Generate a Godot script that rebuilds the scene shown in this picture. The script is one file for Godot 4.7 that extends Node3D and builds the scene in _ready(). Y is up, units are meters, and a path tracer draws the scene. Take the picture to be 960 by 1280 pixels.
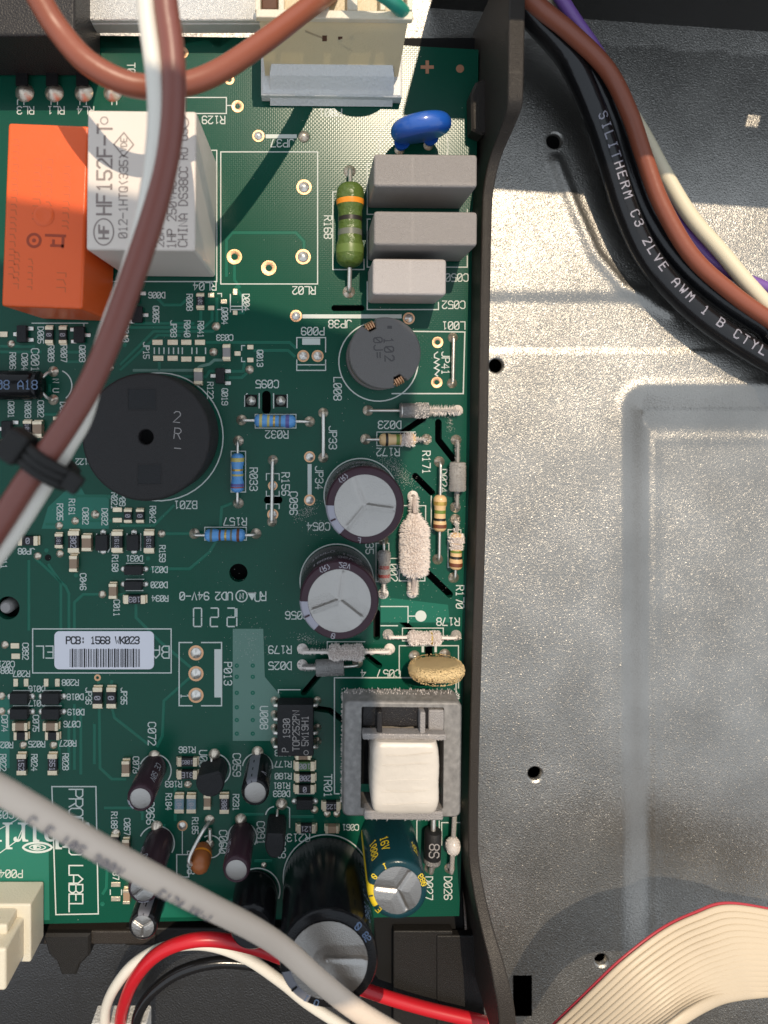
extends Node3D
# A circuit board in its black plastic tray, beside a galvanised sheet, seen close from above in sunshine.
# Lengths in the code are millimetres; meshes and positions are turned to metres when they are committed.
const MM := 0.001
const GRID := 6.8      # steps of the layout drawing per millimetre on the board's top face (y = 0)
const EYE := 118.0     # the camera's height over the board
const FOOT := Vector2(392, 505)  # the point of the layout straight below the camera
const AX := Basis(Vector3(0, -1, 0), Vector3(1, 0, 0), Vector3(0, 0, 1))
var M := {}
var rng := RandomNumberGenerator.new()
var taken := {}

class Geo:
	var v := PackedVector3Array()
	var n := PackedVector3Array()

	func tri(a: Vector3, b: Vector3, c: Vector3, na: Vector3, nb: Vector3, nc: Vector3) -> void:
		if (b - a).cross(c - a).dot(na + nb + nc) > 0.0:
			v.append(a); v.append(c); v.append(b)
			n.append(na); n.append(nc); n.append(nb)
		else:
			v.append(a); v.append(b); v.append(c)
			n.append(na); n.append(nb); n.append(nc)

	func quad(a: Vector3, b: Vector3, c: Vector3, d: Vector3, na: Vector3, nb: Vector3, nc: Vector3, nd: Vector3) -> void:
		tri(a, b, c, na, nb, nc)
		tri(a, c, d, na, nc, nd)

	func face(a: Vector3, b: Vector3, c: Vector3, d: Vector3, nn: Vector3) -> void:
		quad(a, b, c, d, nn, nn, nn, nn)

	func box(c: Vector3, s: Vector3, r := 0.0, xf := Transform3D()) -> void:
		var h := s * 0.5
		r = minf(r, minf(h.x, minf(h.y, h.z)) * 0.98)
		for ax in 3:
			var bx := (ax + 1) % 3
			var cx := (ax + 2) % 3
			for sg in [-1.0, 1.0]:
				var lb := [-h[bx], h[bx]] if r <= 0.0 else [-h[bx], -h[bx] + r, h[bx] - r, h[bx]]
				var lc := [-h[cx], h[cx]] if r <= 0.0 else [-h[cx], -h[cx] + r, h[cx] - r, h[cx]]
				for i in lb.size() - 1:
					for j in lc.size() - 1:
						var ps := []
						var ns := []
						for q in [[i, j], [i + 1, j], [i + 1, j + 1], [i, j + 1]]:
							var p := Vector3()
							p[ax] = sg * h[ax]; p[bx] = lb[q[0]]; p[cx] = lc[q[1]]
							var nn := Vector3()
							nn[ax] = sg
							if r > 0.0:
								var inner := p.clamp(-h + Vector3.ONE * r, h - Vector3.ONE * r)
								nn = (p - inner).normalized()
								p = inner + nn * r
							ps.append(xf * (c + p)); ns.append(xf.basis * nn)
						quad(ps[0], ps[1], ps[2], ps[3], ns[0], ns[1], ns[2], ns[3])

	# profile: Vector2(radius, height); from angle a0 to a1
	func lathe(prof: Array, segs := 24, xf := Transform3D(), a0 := 0.0, a1 := TAU, sharp := 0.75) -> void:
		var m := prof.size()
		var sn := []
		for i in m - 1:
			var d: Vector2 = prof[i + 1] - prof[i]
			sn.append(Vector2(d.y, -d.x).normalized())
		for i in m - 1:
			if prof[i].is_equal_approx(prof[i + 1]):
				continue
			var na: Vector2 = sn[i]
			var nb: Vector2 = sn[i]
			if i > 0 and sn[i - 1].dot(sn[i]) > sharp: na = (sn[i] + sn[i - 1]).normalized()
			if i < m - 2 and sn[i + 1].dot(sn[i]) > sharp: nb = (sn[i] + sn[i + 1]).normalized()
			for k in segs:
				var t0 := lerpf(a0, a1, float(k) / segs)
				var t1 := lerpf(a0, a1, float(k + 1) / segs)
				var e0 := Vector3(cos(t0), 0, sin(t0))
				var e1 := Vector3(cos(t1), 0, sin(t1))
				var up := Vector3.UP
				var pa: Vector3 = xf * (e0 * prof[i].x + up * prof[i].y)
				var pb: Vector3 = xf * (e1 * prof[i].x + up * prof[i].y)
				var pc: Vector3 = xf * (e1 * prof[i + 1].x + up * prof[i + 1].y)
				var pd: Vector3 = xf * (e0 * prof[i + 1].x + up * prof[i + 1].y)
				var b := xf.basis
				if prof[i].x < 1e-6:
					tri(pa, pc, pd, b * (e0 * na.x + up * na.y), b * (e1 * nb.x + up * nb.y), b * (e0 * nb.x + up * nb.y))
				elif prof[i + 1].x < 1e-6:
					tri(pa, pb, pc, b * (e0 * na.x + up * na.y), b * (e1 * na.x + up * na.y), b * (e0 * nb.x + up * nb.y))
				else:
					quad(pa, pb, pc, pd, b * (e0 * na.x + up * na.y), b * (e1 * na.x + up * na.y), b * (e1 * nb.x + up * nb.y), b * (e0 * nb.x + up * nb.y))

	func tube(pts: Array, r: float, segs := 10, flat := 1.0, radii := []) -> void:
		var m := pts.size()
		var rings := []
		var norms := []
		var side := Vector3()
		for i in m:
			var d: Vector3 = (pts[mini(i + 1, m - 1)] - pts[maxi(i - 1, 0)]).normalized()
			if side == Vector3():
				side = d.cross(Vector3.UP)
				if side.length() < 0.05: side = d.cross(Vector3.RIGHT)
			side = (side - d * side.dot(d)).normalized()
			var up := side.cross(d).normalized()
			var ring := []
			var nr := []
			var rr: float = radii[i] if radii.size() else r
			for k in segs + 1:
				var a := TAU * k / segs
				ring.append(pts[i] + side * cos(a) * rr + up * sin(a) * rr * flat)
				nr.append((side * cos(a) * flat + up * sin(a)).normalized())
			rings.append(ring); norms.append(nr)
			if i > 0:
				for k in segs:
					quad(rings[i - 1][k], rings[i - 1][k + 1], ring[k + 1], ring[k], norms[i - 1][k], norms[i - 1][k + 1], nr[k + 1], nr[k])
		for e in [0, m - 1]:
			var d: Vector3 = (pts[0] - pts[1]).normalized() if e == 0 else (pts[m - 1] - pts[m - 2]).normalized()
			for k in segs:
				tri(pts[e], rings[e][k], rings[e][k + 1], d, d, d)

	# a flat polygon (x, z) raised from y0 to y1 with a small chamfer on top
	func prism(poly: PackedVector2Array, y0: float, y1: float, bevel := 0.0, xf := Transform3D()) -> void:
		var m := poly.size()
		var area := 0.0
		for i in m:
			area += poly[i].cross(poly[(i + 1) % m])
		if area < 0: poly.reverse()
		var inn := PackedVector2Array()
		for i in m:
			var a := (poly[i] - poly[(i + m - 1) % m]).normalized()
			var b := (poly[(i + 1) % m] - poly[i]).normalized()
			var na := Vector2(-a.y, a.x)
			var nb := Vector2(-b.y, b.x)
			inn.append(poly[i] + (na + nb) / maxf(0.3, 1.0 + na.dot(nb)) * bevel)
		for i in m:
			var j := (i + 1) % m
			var e := (poly[j] - poly[i]).normalized()
			var nn := Vector3(e.y, 0, -e.x)
			face(xf * Vector3(poly[i].x, y0, poly[i].y), xf * Vector3(poly[j].x, y0, poly[j].y), xf * Vector3(poly[j].x, y1 - bevel, poly[j].y), xf * Vector3(poly[i].x, y1 - bevel, poly[i].y), xf.basis * nn)
			if bevel > 0.0:
				var nb2 := (nn + Vector3.UP).normalized()
				face(xf * Vector3(poly[i].x, y1 - bevel, poly[i].y), xf * Vector3(poly[j].x, y1 - bevel, poly[j].y), xf * Vector3(inn[j].x, y1, inn[j].y), xf * Vector3(inn[i].x, y1, inn[i].y), xf.basis * nb2)
		var ix := Geometry2D.triangulate_polygon(inn)
		for k in range(0, ix.size(), 3):
			var up := xf.basis * Vector3.UP
			tri(xf * Vector3(inn[ix[k]].x, y1, inn[ix[k]].y), xf * Vector3(inn[ix[k + 1]].x, y1, inn[ix[k + 1]].y), xf * Vector3(inn[ix[k + 2]].x, y1, inn[ix[k + 2]].y), up, up, up)
			tri(xf * Vector3(inn[ix[k]].x, y0, inn[ix[k]].y), xf * Vector3(inn[ix[k + 1]].x, y0, inn[ix[k + 1]].y), xf * Vector3(inn[ix[k + 2]].x, y0, inn[ix[k + 2]].y), -up, -up, -up)

	# a rectangular frame with a hole through it
	func frame(o: Vector2, i: Vector2, y0: float, y1: float, bv := 0.0) -> void:
		var c := [Vector2(-1, -1), Vector2(1, -1), Vector2(1, 1), Vector2(-1, 1)]
		for k in 4:
			var a: Vector2 = c[k] * o * 0.5
			var b: Vector2 = c[(k + 1) % 4] * o * 0.5
			var a2: Vector2 = c[k] * (o * 0.5 - Vector2.ONE * bv)
			var b2: Vector2 = c[(k + 1) % 4] * (o * 0.5 - Vector2.ONE * bv)
			var ai: Vector2 = c[k] * i * 0.5
			var bi: Vector2 = c[(k + 1) % 4] * i * 0.5
			var e := (b - a).normalized()
			var nn := Vector3(e.y, 0, -e.x)
			var p := func(q: Vector2, y: float) -> Vector3: return Vector3(q.x, y, q.y)
			face(p.call(a, y0), p.call(b, y0), p.call(b, y1 - bv), p.call(a, y1 - bv), nn)
			if bv > 0.0: face(p.call(a, y1 - bv), p.call(b, y1 - bv), p.call(b2, y1), p.call(a2, y1), (nn + Vector3.UP).normalized())
			face(p.call(a2, y1), p.call(b2, y1), p.call(bi, y1), p.call(ai, y1), Vector3.UP)
			face(p.call(a, y0), p.call(b, y0), p.call(bi, y0), p.call(ai, y0), Vector3.DOWN)
			face(p.call(ai, y0), p.call(bi, y0), p.call(bi, y1), p.call(ai, y1), -nn)

	# a stroke of even width lying on a surface; where: Callable(Vector2) -> [point, normal]
	func stroke(pts: Array, w: float, where: Callable, lift := 0.0, closed := false) -> void:
		var m := pts.size()
		var ends := []
		for i in m:
			var a: Vector2 = (pts[i] - pts[i - 1 if i > 0 else (m - 2 if closed else 0)])
			var b: Vector2 = (pts[i + 1 if i < m - 1 else (1 if closed else m - 1)] - pts[i])
			if a.length() < 1e-6: a = b
			if b.length() < 1e-6: b = a
			a = a.normalized(); b = b.normalized()
			var na := Vector2(-a.y, a.x)
			var nb := Vector2(-b.y, b.x)
			var off := (na + nb) / maxf(0.5, 1.0 + na.dot(nb)) * w * 0.5
			var p: Vector2 = pts[i]
			if not closed and i == 0: p -= b * w * 0.4
			if not closed and i == m - 1: p += a * w * 0.4
			ends.append([p + off, p - off])
		for i in m - 1:
			var q := []
			for e in [ends[i][0], ends[i][1], ends[i + 1][1], ends[i + 1][0]]:
				var r: Array = where.call(e)
				q.append([r[0] + r[1] * lift, r[1]])
			quad(q[0][0], q[1][0], q[2][0], q[3][0], q[0][1], q[1][1], q[2][1], q[3][1])

	func spike(p: Vector3, d: Vector3, l: float, w: float) -> void:
		var s := d.cross(Vector3(0.31, 0.71, -0.63)).normalized()
		var t := s.cross(d).normalized()
		var tip := p + d * l
		for k in 3:
			var a := TAU * k / 3.0
			var b := TAU * (k + 1) / 3.0
			var pa := p + (s * cos(a) + t * sin(a)) * w
			var pb := p + (s * cos(b) + t * sin(b)) * w
			var nn := ((s * cos((a + b) * 0.5) + t * sin((a + b) * 0.5)) + d * 0.3).normalized()
			tri(pa, pb, tip, nn, nn, nn)


const FONT := {
	"A": ["0004264440", "0242"], "B": ["00063645443303", "3342413000"], "C": ["4536160501103041"], "D": ["00062644422000"],
	"E": ["46060040", "0333"], "F": ["460600", "0333"], "G": ["45361605011030414323"], "H": ["0006", "4046", "0343"], "I": ["1030", "2026", "1636"],
	"J": ["4641301001"], "K": ["0006", "461340", "0313"], "L": ["060040"], "M": ["0006234640"], "N": ["00064046"],
	"O": ["103041453616050110"], "P": ["00063645443303"], "Q": ["103041453616050110", "2240"], "R": ["00063645443303", "2340"],
	"S": ["453616050413334241301001"], "T": ["0646", "2620"], "U": ["060110304146"], "V": ["062046"], "W": ["0610233046"],
	"X": ["0046", "0640"], "Y": ["062346", "2320"], "Z": ["06460040"],
	"0": ["103041453616050110", "0145"], "1": ["152620", "1030"], "2": ["05163645440040"], "3": ["05163645443313", "334241301001"],
	"4": ["30360242"], "5": ["460603334241301001"], "6": ["453616050110304142331302"], "7": ["06464520"],
	"8": ["130405163645443313", "1302011030414233"], "9": ["011030414536160504133344"], "-": ["0343"], ".": ["2021"], ":": ["2122", "2425"],
	"(": ["36142230"], ")": ["16342210"], "=": ["0242", "0444"], "+": ["0343", "2125"], "/": ["0046"], "~": ["03143245"], "o": ["103041453616050110"],
}


func at(x: float, y: float, h := 0.0) -> Vector3:
	var k := (EYE - h) / EYE / GRID
	return Vector3((x - FOOT.x) * k, h, (y - FOOT.y) * k)


func lay(x: float, y: float) -> Vector2:
	return (Vector2(x, y) - FOOT) / GRID


func numbered(called: String, parent: Node) -> String:
	var key := str(parent.get_instance_id()) + called
	var k: int = taken.get(key, 0)
	taken[key] = k + 1
	return called if k == 0 else "%s_%03d" % [called, k]


func obj(called: String, g: Geo, m: Material, parent: Node = self) -> MeshInstance3D:
	var o := MeshInstance3D.new()
	o.name = numbered(called, parent)
	if g.v.size():
		var a := []
		a.resize(Mesh.ARRAY_MAX)
		var p := g.v.duplicate()
		for i in p.size(): p[i] *= MM
		a[Mesh.ARRAY_VERTEX] = p
		a[Mesh.ARRAY_NORMAL] = g.n
		var me := ArrayMesh.new()
		me.add_surface_from_arrays(Mesh.PRIMITIVE_TRIANGLES, a)
		me.surface_set_material(0, m)
		o.mesh = me
	parent.add_child(o, true)
	return o


func tag(o: Node, label: String, category: String, group := "") -> Node:
	o.set_meta("label", label)
	o.set_meta("category", category)
	if group: o.set_meta("group", group)
	return o


func thing(called: String, label: String, category: String, where := Vector3(), turn := 0.0, group := "") -> Node3D:
	var o := Node3D.new()
	o.name = numbered(called, self)
	add_child(o, true)
	o.position = where * MM
	o.rotation.y = turn
	tag(o, label, category, group)
	return o


func stuff(o: Node) -> void:
	o.set_meta("kind", "stuff")


func structure(called: String, g: Geo, m: Material) -> MeshInstance3D:
	var o := obj(called, g, m)
	o.set_meta("kind", "structure")
	return o


# lettering: centred on the origin of a plane given by its right and up vectors
func letters(g: Geo, s: String, c: Vector3, right: Vector3, up: Vector3, size: float, w: float, adv := 0.8, lift := 0.02) -> void:
	var nn := right.cross(up).normalized()
	var where := func(p: Vector2) -> Array: return [c + right * p.x + up * p.y, nn]
	letters_on(g, s, where, size, w, adv, lift, false)


func letters_on(g: Geo, s: String, where: Callable, size: float, w: float, adv := 0.8, lift := 0.02, bent := true) -> void:
	var step := size * adv
	var x0 := -step * s.length() * 0.5 + (step - size * 0.6) * 0.5
	for i in s.length():
		var k := 0
		for part in FONT.get(s[i], []):
			var pts := []
			for j in range(0, part.length() - 1, 2):
				var p := Vector2(float(part[j]) / 4.0 * size * 0.6, float(part[j + 1]) / 6.0 * size - size * 0.5)
				p += Vector2(x0 + i * step, 0)
				if bent and pts.size():   # short pieces follow a curved surface
					var from: Vector2 = pts[-1]
					for c in range(1, 4): pts.append(from.lerp(p, c / 4.0))
				pts.append(p)
			g.stroke(pts, w, where, lift + k * 0.004, pts[0] == pts[-1])
			k += 1


func turns(deg: int) -> Array:
	match deg:
		90: return [Vector3(0, 0, 1), Vector3(1, 0, 0)]     # reads downwards
		180: return [Vector3(-1, 0, 0), Vector3(0, 0, 1)]   # upside down
		270: return [Vector3(0, 0, -1), Vector3(-1, 0, 0)]  # reads upwards
	return [Vector3(1, 0, 0), Vector3(0, 0, -1)]


func curve(pts: Array, step := 1.5) -> Array:
	var c := Curve3D.new()
	c.bake_interval = step
	for i in pts.size():
		var t: Vector3 = (pts[mini(i + 1, pts.size() - 1)] - pts[maxi(i - 1, 0)]) / 6.0
		c.add_point(pts[i], -t, t)
	return Array(c.get_baked_points())


func noise(f: float, seed_: int, octaves := 3, size := 512, normal := false, bump := 4.0, ramp := []) -> NoiseTexture2D:
	var fn := FastNoiseLite.new()
	fn.seed = seed_
	fn.frequency = f
	fn.fractal_octaves = octaves
	fn.noise_type = FastNoiseLite.TYPE_SIMPLEX_SMOOTH
	var t := NoiseTexture2D.new()
	t.width = size; t.height = size
	t.seamless = true
	t.noise = fn
	t.as_normal_map = normal
	t.bump_strength = bump
	t.generate_mipmaps = false
	if ramp.size():
		var gr := Gradient.new()
		gr.set_color(0, Color(ramp[0], ramp[0], ramp[0])); gr.set_color(1, Color(ramp[1], ramp[1], ramp[1]))
		t.color_ramp = gr
	return t


func mat(called: String, c: Color, rough: float, metal := 0.0, nm: Texture2D = null, ns := 0.5, scale := 30.0, tint: Texture2D = null) -> StandardMaterial3D:
	var m := StandardMaterial3D.new()
	m.resource_name = called
	m.albedo_color = c.linear_to_srgb()
	m.roughness = rough
	m.metallic = metal
	if nm or tint:
		m.uv1_triplanar = true
		m.uv1_world_triplanar = true
		m.uv1_scale = Vector3.ONE * scale
	if nm:
		m.normal_enabled = true
		m.normal_texture = nm
		m.normal_scale = ns
	if tint:
		m.albedo_texture = tint
	M[called] = m
	return m


func _ready() -> void:
	rng.seed = 7
	# ---- camera, sky, sun, exposure
	var cam := Camera3D.new()
	cam.name = "camera"
	add_child(cam)
	cam.position = Vector3(0, EYE, 0) * MM
	cam.rotation_degrees = Vector3(-90, 0, 0)
	var lens := CameraAttributesPhysical.new()
	lens.frustum_near = 0.01
	lens.frustum_far = 5.0
	lens.frustum_focus_distance = 0.114
	lens.frustum_focal_length = 10.0
	lens.exposure_aperture = 6.2
	cam.attributes = lens
	cam.near = 0.01
	cam.far = 5.0
	var f := EYE * GRID
	cam.projection = Camera3D.PROJECTION_FRUSTUM
	cam.size = 1280.0 / f * 0.01
	cam.frustum_offset = Vector2((480.0 - FOOT.x) / f, -(640.0 - FOOT.y) / f) * 0.01
	cam.current = true

	var env := Environment.new()
	env.background_mode = Environment.BG_SKY
	var sky := ProceduralSkyMaterial.new()
	sky.sky_top_color = Color(0.70, 0.735, 0.775)
	sky.sky_horizon_color = Color(0.82, 0.84, 0.87)
	sky.sky_curve = 0.15
	sky.ground_bottom_color = Color(0.25, 0.23, 0.2)
	sky.ground_horizon_color = Color(0.5, 0.48, 0.45)
	sky.sky_energy_multiplier = 1.35
	sky.sun_angle_max = 8.0
	env.sky = Sky.new()
	env.sky.sky_material = sky
	env.tonemap_mode = Environment.TONE_MAPPER_LINEAR
	env.tonemap_exposure = 0.86
	env.sdfgi_enabled = true
	env.ssao_enabled = true
	env.ssil_enabled = true
	var we := WorldEnvironment.new()
	we.name = "surroundings"
	we.environment = env
	add_child(we)

	var sun := DirectionalLight3D.new()
	sun.name = "sun"
	sun.light_energy = 1.3
	sun.light_color = Color(1.0, 0.925, 0.82)
	sun.light_angular_distance = 0.5
	sun.shadow_enabled = true
	add_child(sun)
	sun.look_at_from_position(Vector3(0.13, 1.0, -0.49), Vector3.ZERO, Vector3.RIGHT)

	materials()
	sheet_metal()
	tray()
	board()
	printed_marks()
	big_parts()
	axial_parts()
	small_parts()
	cans()
	wires()


func materials() -> void:
	var grain := noise(0.11, 3, 3, 512, true, 6.0)
	var coarse := noise(0.035, 5, 4, 512, true, 8.0)
	var spangle := noise(0.44, 9, 3, 2048, true, 9.0)
	var spangle_small := noise(0.16, 9, 2, 512, true, 9.0)
	var mottle := noise(0.012, 11, 5, 1024, false, 1.0, [0.84, 1.0])
	var smudge := noise(0.012, 13, 4, 512, false, 1.0, [0.75, 1.0])
	var im := Image.create(64, 64, false, Image.FORMAT_L8)
	for y in 64:
		for x in 64:
			var over := (int(x / 16.0) + int(y / 16.0)) % 2 == 0
			var s := sin(PI * (x % 16 + 0.5) / 16.0) if over else sin(PI * (y % 16 + 0.5) / 16.0)
			im.set_pixel(x, y, Color(s, s, s))
	im.convert(Image.FORMAT_RGBA8)
	im.bump_map_to_normal_map(3.0)
	var weave := ImageTexture.create_from_image(im)

	mat("solder mask", Color(0.004, 0.066, 0.040), 0.22, 0.0, weave, 0.10, 700.0)
	mat("mask over copper", Color(0.012, 0.125, 0.080), 0.22, 0.0, weave, 0.05, 700.0)
	mat("mask over pour", Color(0.020, 0.150, 0.105), 0.24, 0.0, weave, 0.06, 700.0)
	mat("bare pour", Color(0.10, 0.20, 0.16), 0.45, 0.0, weave, 0.2, 700.0)
	mat("laminate edge", Color(0.10, 0.16, 0.06), 0.7)
	mat("silk ink", Color(0.54, 0.58, 0.54), 0.55)
	mat("solder", Color(0.74, 0.64, 0.52), 0.30, 0.88, grain, 0.4, 120.0)
	mat("tin", Color(0.78, 0.74, 0.68), 0.32, 0.85, grain, 0.25, 120.0)
	mat("copper", Color(0.72, 0.42, 0.24), 0.38, 1.0, grain, 0.3, 120.0)
	mat("dull copper", Color(0.50, 0.24, 0.14), 0.5, 0.6)
	mat("chip end", Color(0.84, 0.71, 0.52), 0.30, 0.9, grain, 0.5, 150.0)
	mat("chip black", Color(0.018, 0.017, 0.017), 0.45)
	mat("chip brown", Color(0.30, 0.20, 0.13), 0.55)
	mat("chip grey", Color(0.28, 0.26, 0.25), 0.5)
	mat("chip blue", Color(0.16, 0.24, 0.28), 0.5)
	mat("chip green", Color(0.05, 0.13, 0.03), 0.5)
	mat("moulding black", Color(0.016, 0.016, 0.017), 0.5, 0.0, grain, 0.35, 60.0)
	mat("buzzer black", Color(0.024, 0.022, 0.022), 0.55, 0.0, grain, 0.4, 50.0)
	mat("tray black", Color(0.016, 0.015, 0.014), 0.45, 0.0, grain, 0.5, 85.0)
	mat("wall black", Color(0.030, 0.025, 0.021), 0.42, 0.0, grain, 0.6, 85.0)
	mat("sheet zinc", Color(0.41, 0.393, 0.362), 0.36, 0.95, spangle, 0.14, 4.0, mottle)
	M["sheet zinc"].uv1_offset = Vector3.ONE * 0.5
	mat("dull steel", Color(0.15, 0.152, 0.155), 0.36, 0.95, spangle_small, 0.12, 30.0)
	mat("housing", Color(0.06, 0.06, 0.065), 0.6)  # dark surface of the unseen walls and shade panel
	mat("bright zinc", Color(0.80, 0.78, 0.74), 0.5, 0.7, spangle_small, 0.7, 60.0)
	mat("dark void", Color(0.006, 0.006, 0.006), 0.8)  # near black; also stands in for shade in slots and holes
	mat("grey epoxy", Color(0.27, 0.245, 0.23), 0.42, 0.0, grain, 0.9, 95.0)
	mat("pale grey epoxy", Color(0.42, 0.385, 0.37), 0.45, 0.0, grain, 0.8, 95.0)
	mat("varistor blue", Color(0.004, 0.085, 0.42), 0.16)
	M["varistor blue"].clearcoat_enabled = true
	mat("relay orange", Color(0.76, 0.105, 0.015), 0.30, 0.0, grain, 0.15, 90.0)
	mat("orange print", Color(0.52, 0.095, 0.02), 0.5)
	mat("orange shade", Color(0.32, 0.04, 0.008), 0.5)
	mat("relay white", Color(0.68, 0.60, 0.53), 0.42, 0.0, grain, 0.15, 90.0)
	mat("relay print", Color(0.24, 0.19, 0.17), 0.6)
	mat("nylon", Color(0.78, 0.74, 0.62), 0.38, 0.0, grain, 0.15, 40.0)
	mat("nylon yellowed", Color(0.72, 0.62, 0.42), 0.4, 0.0, grain, 0.15, 40.0)
	mat("nylon white", Color(0.74, 0.74, 0.72), 0.38, 0.0, grain, 0.3, 30.0)
	for called in ["nylon", "nylon yellowed"]:   # thin milky walls that let light through
		M[called].backlight_enabled = true
		M[called].backlight = Color(0.75, 0.68, 0.5)
	mat("soot", Color(0.44, 0.34, 0.21), 0.6)
	mat("scorch", Color(0.10, 0.04, 0.02), 0.7)
	mat("terminal grey", Color(0.026, 0.023, 0.022), 0.42, 0.0, grain, 0.4, 40.0)
	mat("ferrite", Color(0.27, 0.255, 0.24), 0.42, 0.0, grain, 0.3, 95.0, smudge)
	mat("ferrite dark", Color(0.115, 0.105, 0.098), 0.4, 0.0, grain, 0.5, 95.0)
	mat("bobbin", Color(0.020, 0.018, 0.018), 0.22, 0.0, grain, 0.4, 60.0)
	mat("bobbin dusty", Color(0.28, 0.26, 0.25), 0.5, 0.0, grain, 1.0, 60.0)
	mat("winding tape", Color(0.60, 0.545, 0.475), 0.38, 0.0, coarse, 0.12, 24.0, noise(0.008, 31, 2, 256, false, 1.0, [0.88, 1.0]))
	mat("frost", Color(0.76, 0.69, 0.64), 0.8)
	mat("frosted skin", Color(0.50, 0.42, 0.38), 0.85, 0.0, grain, 1.6, 90.0)
	mat("grey frost", Color(0.36, 0.34, 0.32), 0.8, 0.0, grain, 1.6, 90.0)
	mat("film blue", Color(0.10, 0.30, 0.62), 0.28, 0.0, grain, 0.2, 60.0)
	mat("film tan", Color(0.66, 0.44, 0.22), 0.30)
	mat("film green", Color(0.078, 0.125, 0.022), 0.34, 0.0, coarse, 0.5, 40.0)
	mat("film green pale", Color(0.12, 0.18, 0.04), 0.4)
	mat("band gold", Color(0.60, 0.40, 0.10), 0.3, 0.6)
	mat("band orange", Color(0.80, 0.27, 0.02), 0.35)
	mat("band brown", Color(0.15, 0.045, 0.02), 0.4)
	mat("band black", Color(0.02, 0.015, 0.012), 0.4)
	mat("band green", Color(0.14, 0.20, 0.03), 0.4)
	mat("band grey", Color(0.14, 0.15, 0.12), 0.4)
	mat("band violet", Color(0.10, 0.09, 0.28), 0.35)
	mat("band yellow", Color(0.50, 0.42, 0.14), 0.35)
	mat("band red", Color(0.30, 0.05, 0.04), 0.4)
	mat("ceramic tan", Color(0.72, 0.52, 0.26), 0.6, 0.0, grain, 3.0, 55.0)
	mat("ceramic brown", Color(0.36, 0.11, 0.03), 0.35)
	mat("sleeve maroon", Color(0.046, 0.022, 0.030), 0.22, 0.0, grain, 0.12, 60.0)
	mat("sleeve black", Color(0.008, 0.008, 0.009), 0.16, 0.0, grain, 0.1, 60.0)
	mat("sleeve green", Color(0.006, 0.035, 0.045), 0.22, 0.0, grain, 0.12, 60.0)
	mat("sleeve grey", Color(0.32, 0.31, 0.36), 0.4)
	mat("sleeve dim grey", Color(0.16, 0.16, 0.18), 0.35)
	mat("sleeve yellow", Color(0.70, 0.50, 0.02), 0.35)
	mat("sleeve print", Color(0.34, 0.32, 0.35), 0.5)
	mat("blue print", Color(0.10, 0.15, 0.25), 0.5)
	mat("can top", Color(0.42, 0.398, 0.372), 0.33, 0.95, grain, 0.3, 70.0)
	mat("glass bead", Color(0.62, 0.58, 0.55), 0.25)
	mat("diode grey", Color(0.26, 0.25, 0.24), 0.42, 0.3, grain, 1.6, 60.0)
	mat("wire white", Color(0.72, 0.68, 0.60), 0.42, 0.0, coarse, 0.05, 30.0)
	mat("cable white", Color(0.70, 0.58, 0.47), 0.48, 0.0, coarse, 0.08, 30.0)
	mat("cable print", Color(0.10, 0.10, 0.14), 0.7)
	mat("wire brown", Color(0.20, 0.066, 0.050), 0.40, 0.0, coarse, 0.05, 30.0)
	mat("wire rust", Color(0.27, 0.078, 0.042), 0.40, 0.0, coarse, 0.05, 30.0)
	mat("wire black", Color(0.010, 0.010, 0.011), 0.19, 0.0, coarse, 0.05, 30.0)
	mat("wire red", Color(0.50, 0.012, 0.02), 0.32)
	mat("wire violet", Color(0.20, 0.10, 0.36), 0.38)
	mat("wire cream", Color(0.74, 0.66, 0.48), 0.42)
	mat("wire green", Color(0.03, 0.28, 0.20), 0.35)
	mat("ribbon red", Color(0.42, 0.035, 0.05), 0.45)
	mat("ribbon beige", Color(0.56, 0.46, 0.33), 0.5)
	mat("label paper", Color(0.72, 0.71, 0.76), 0.45)
	mat("label ink", Color(0.02, 0.02, 0.025), 0.6)
	for called in ["solder mask", "mask over copper", "mask over pour", "moulding black", "buzzer black", "tray black", "wall black", "sleeve black", "sleeve maroon", "sleeve green", "bobbin", "terminal grey", "chip black", "dark void", "housing"]:
		M[called].metallic_specular = 0.36
	mat("mark ink", Color(0.05, 0.045, 0.045), 0.6)


# ---- the galvanised sheet under everything
func sheet_height(x: float, z: float) -> float:
	var y := -15.0
	var q := Vector2(64.2 + 5.0 - x, -3.6 + 5.0 - z)     # the pressed panel's rounded corner
	var d := 5.0 - Vector2(maxf(q.x, 0), maxf(q.y, 0)).length() - minf(maxf(q.x, q.y), 0.0)
	if q.x < 0 and q.y < 0: d = minf(x - 64.2, (z + 3.6) * 0.74)
	var ramp := clampf(d / 7.0, 0.0, 1.0)
	y -= 2.8 * lerpf(ramp, smoothstep(0.0, 1.0, ramp), 0.75)
	y += 0.22 * exp(-pow((d + 0.6) / 0.9, 2.0)) + 0.12 * exp(-pow((d - 8.0) / 0.9, 2.0))
	y += 0.5 * smoothstep(-20.5, -23.6, z)
	y -= 0.16 * exp(-pow((z + 11.3) / 0.35, 2.0)) * (1.0 - smoothstep(82.0, 88.0, x))
	var bead := [Vector2(50, -50), Vector2(54, -40), Vector2(58, -31), Vector2(64, -24), Vector2(74, -19)]
	var near := 99.0
	for i in bead.size() - 1:
		near = minf(near, Geometry2D.get_closest_point_to_segment(Vector2(x, z), bead[i], bead[i + 1]).distance_to(Vector2(x, z)))
	y += 0.55 * exp(-pow(near / 1.3, 2.0))
	y += maxf(0.0, -75.5 + (x - 40.0) * 0.068 - z) * 0.10
	y += 0.10 * sin(x * 0.11 + 1.0) * sin(z * 0.083)
	return y


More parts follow.
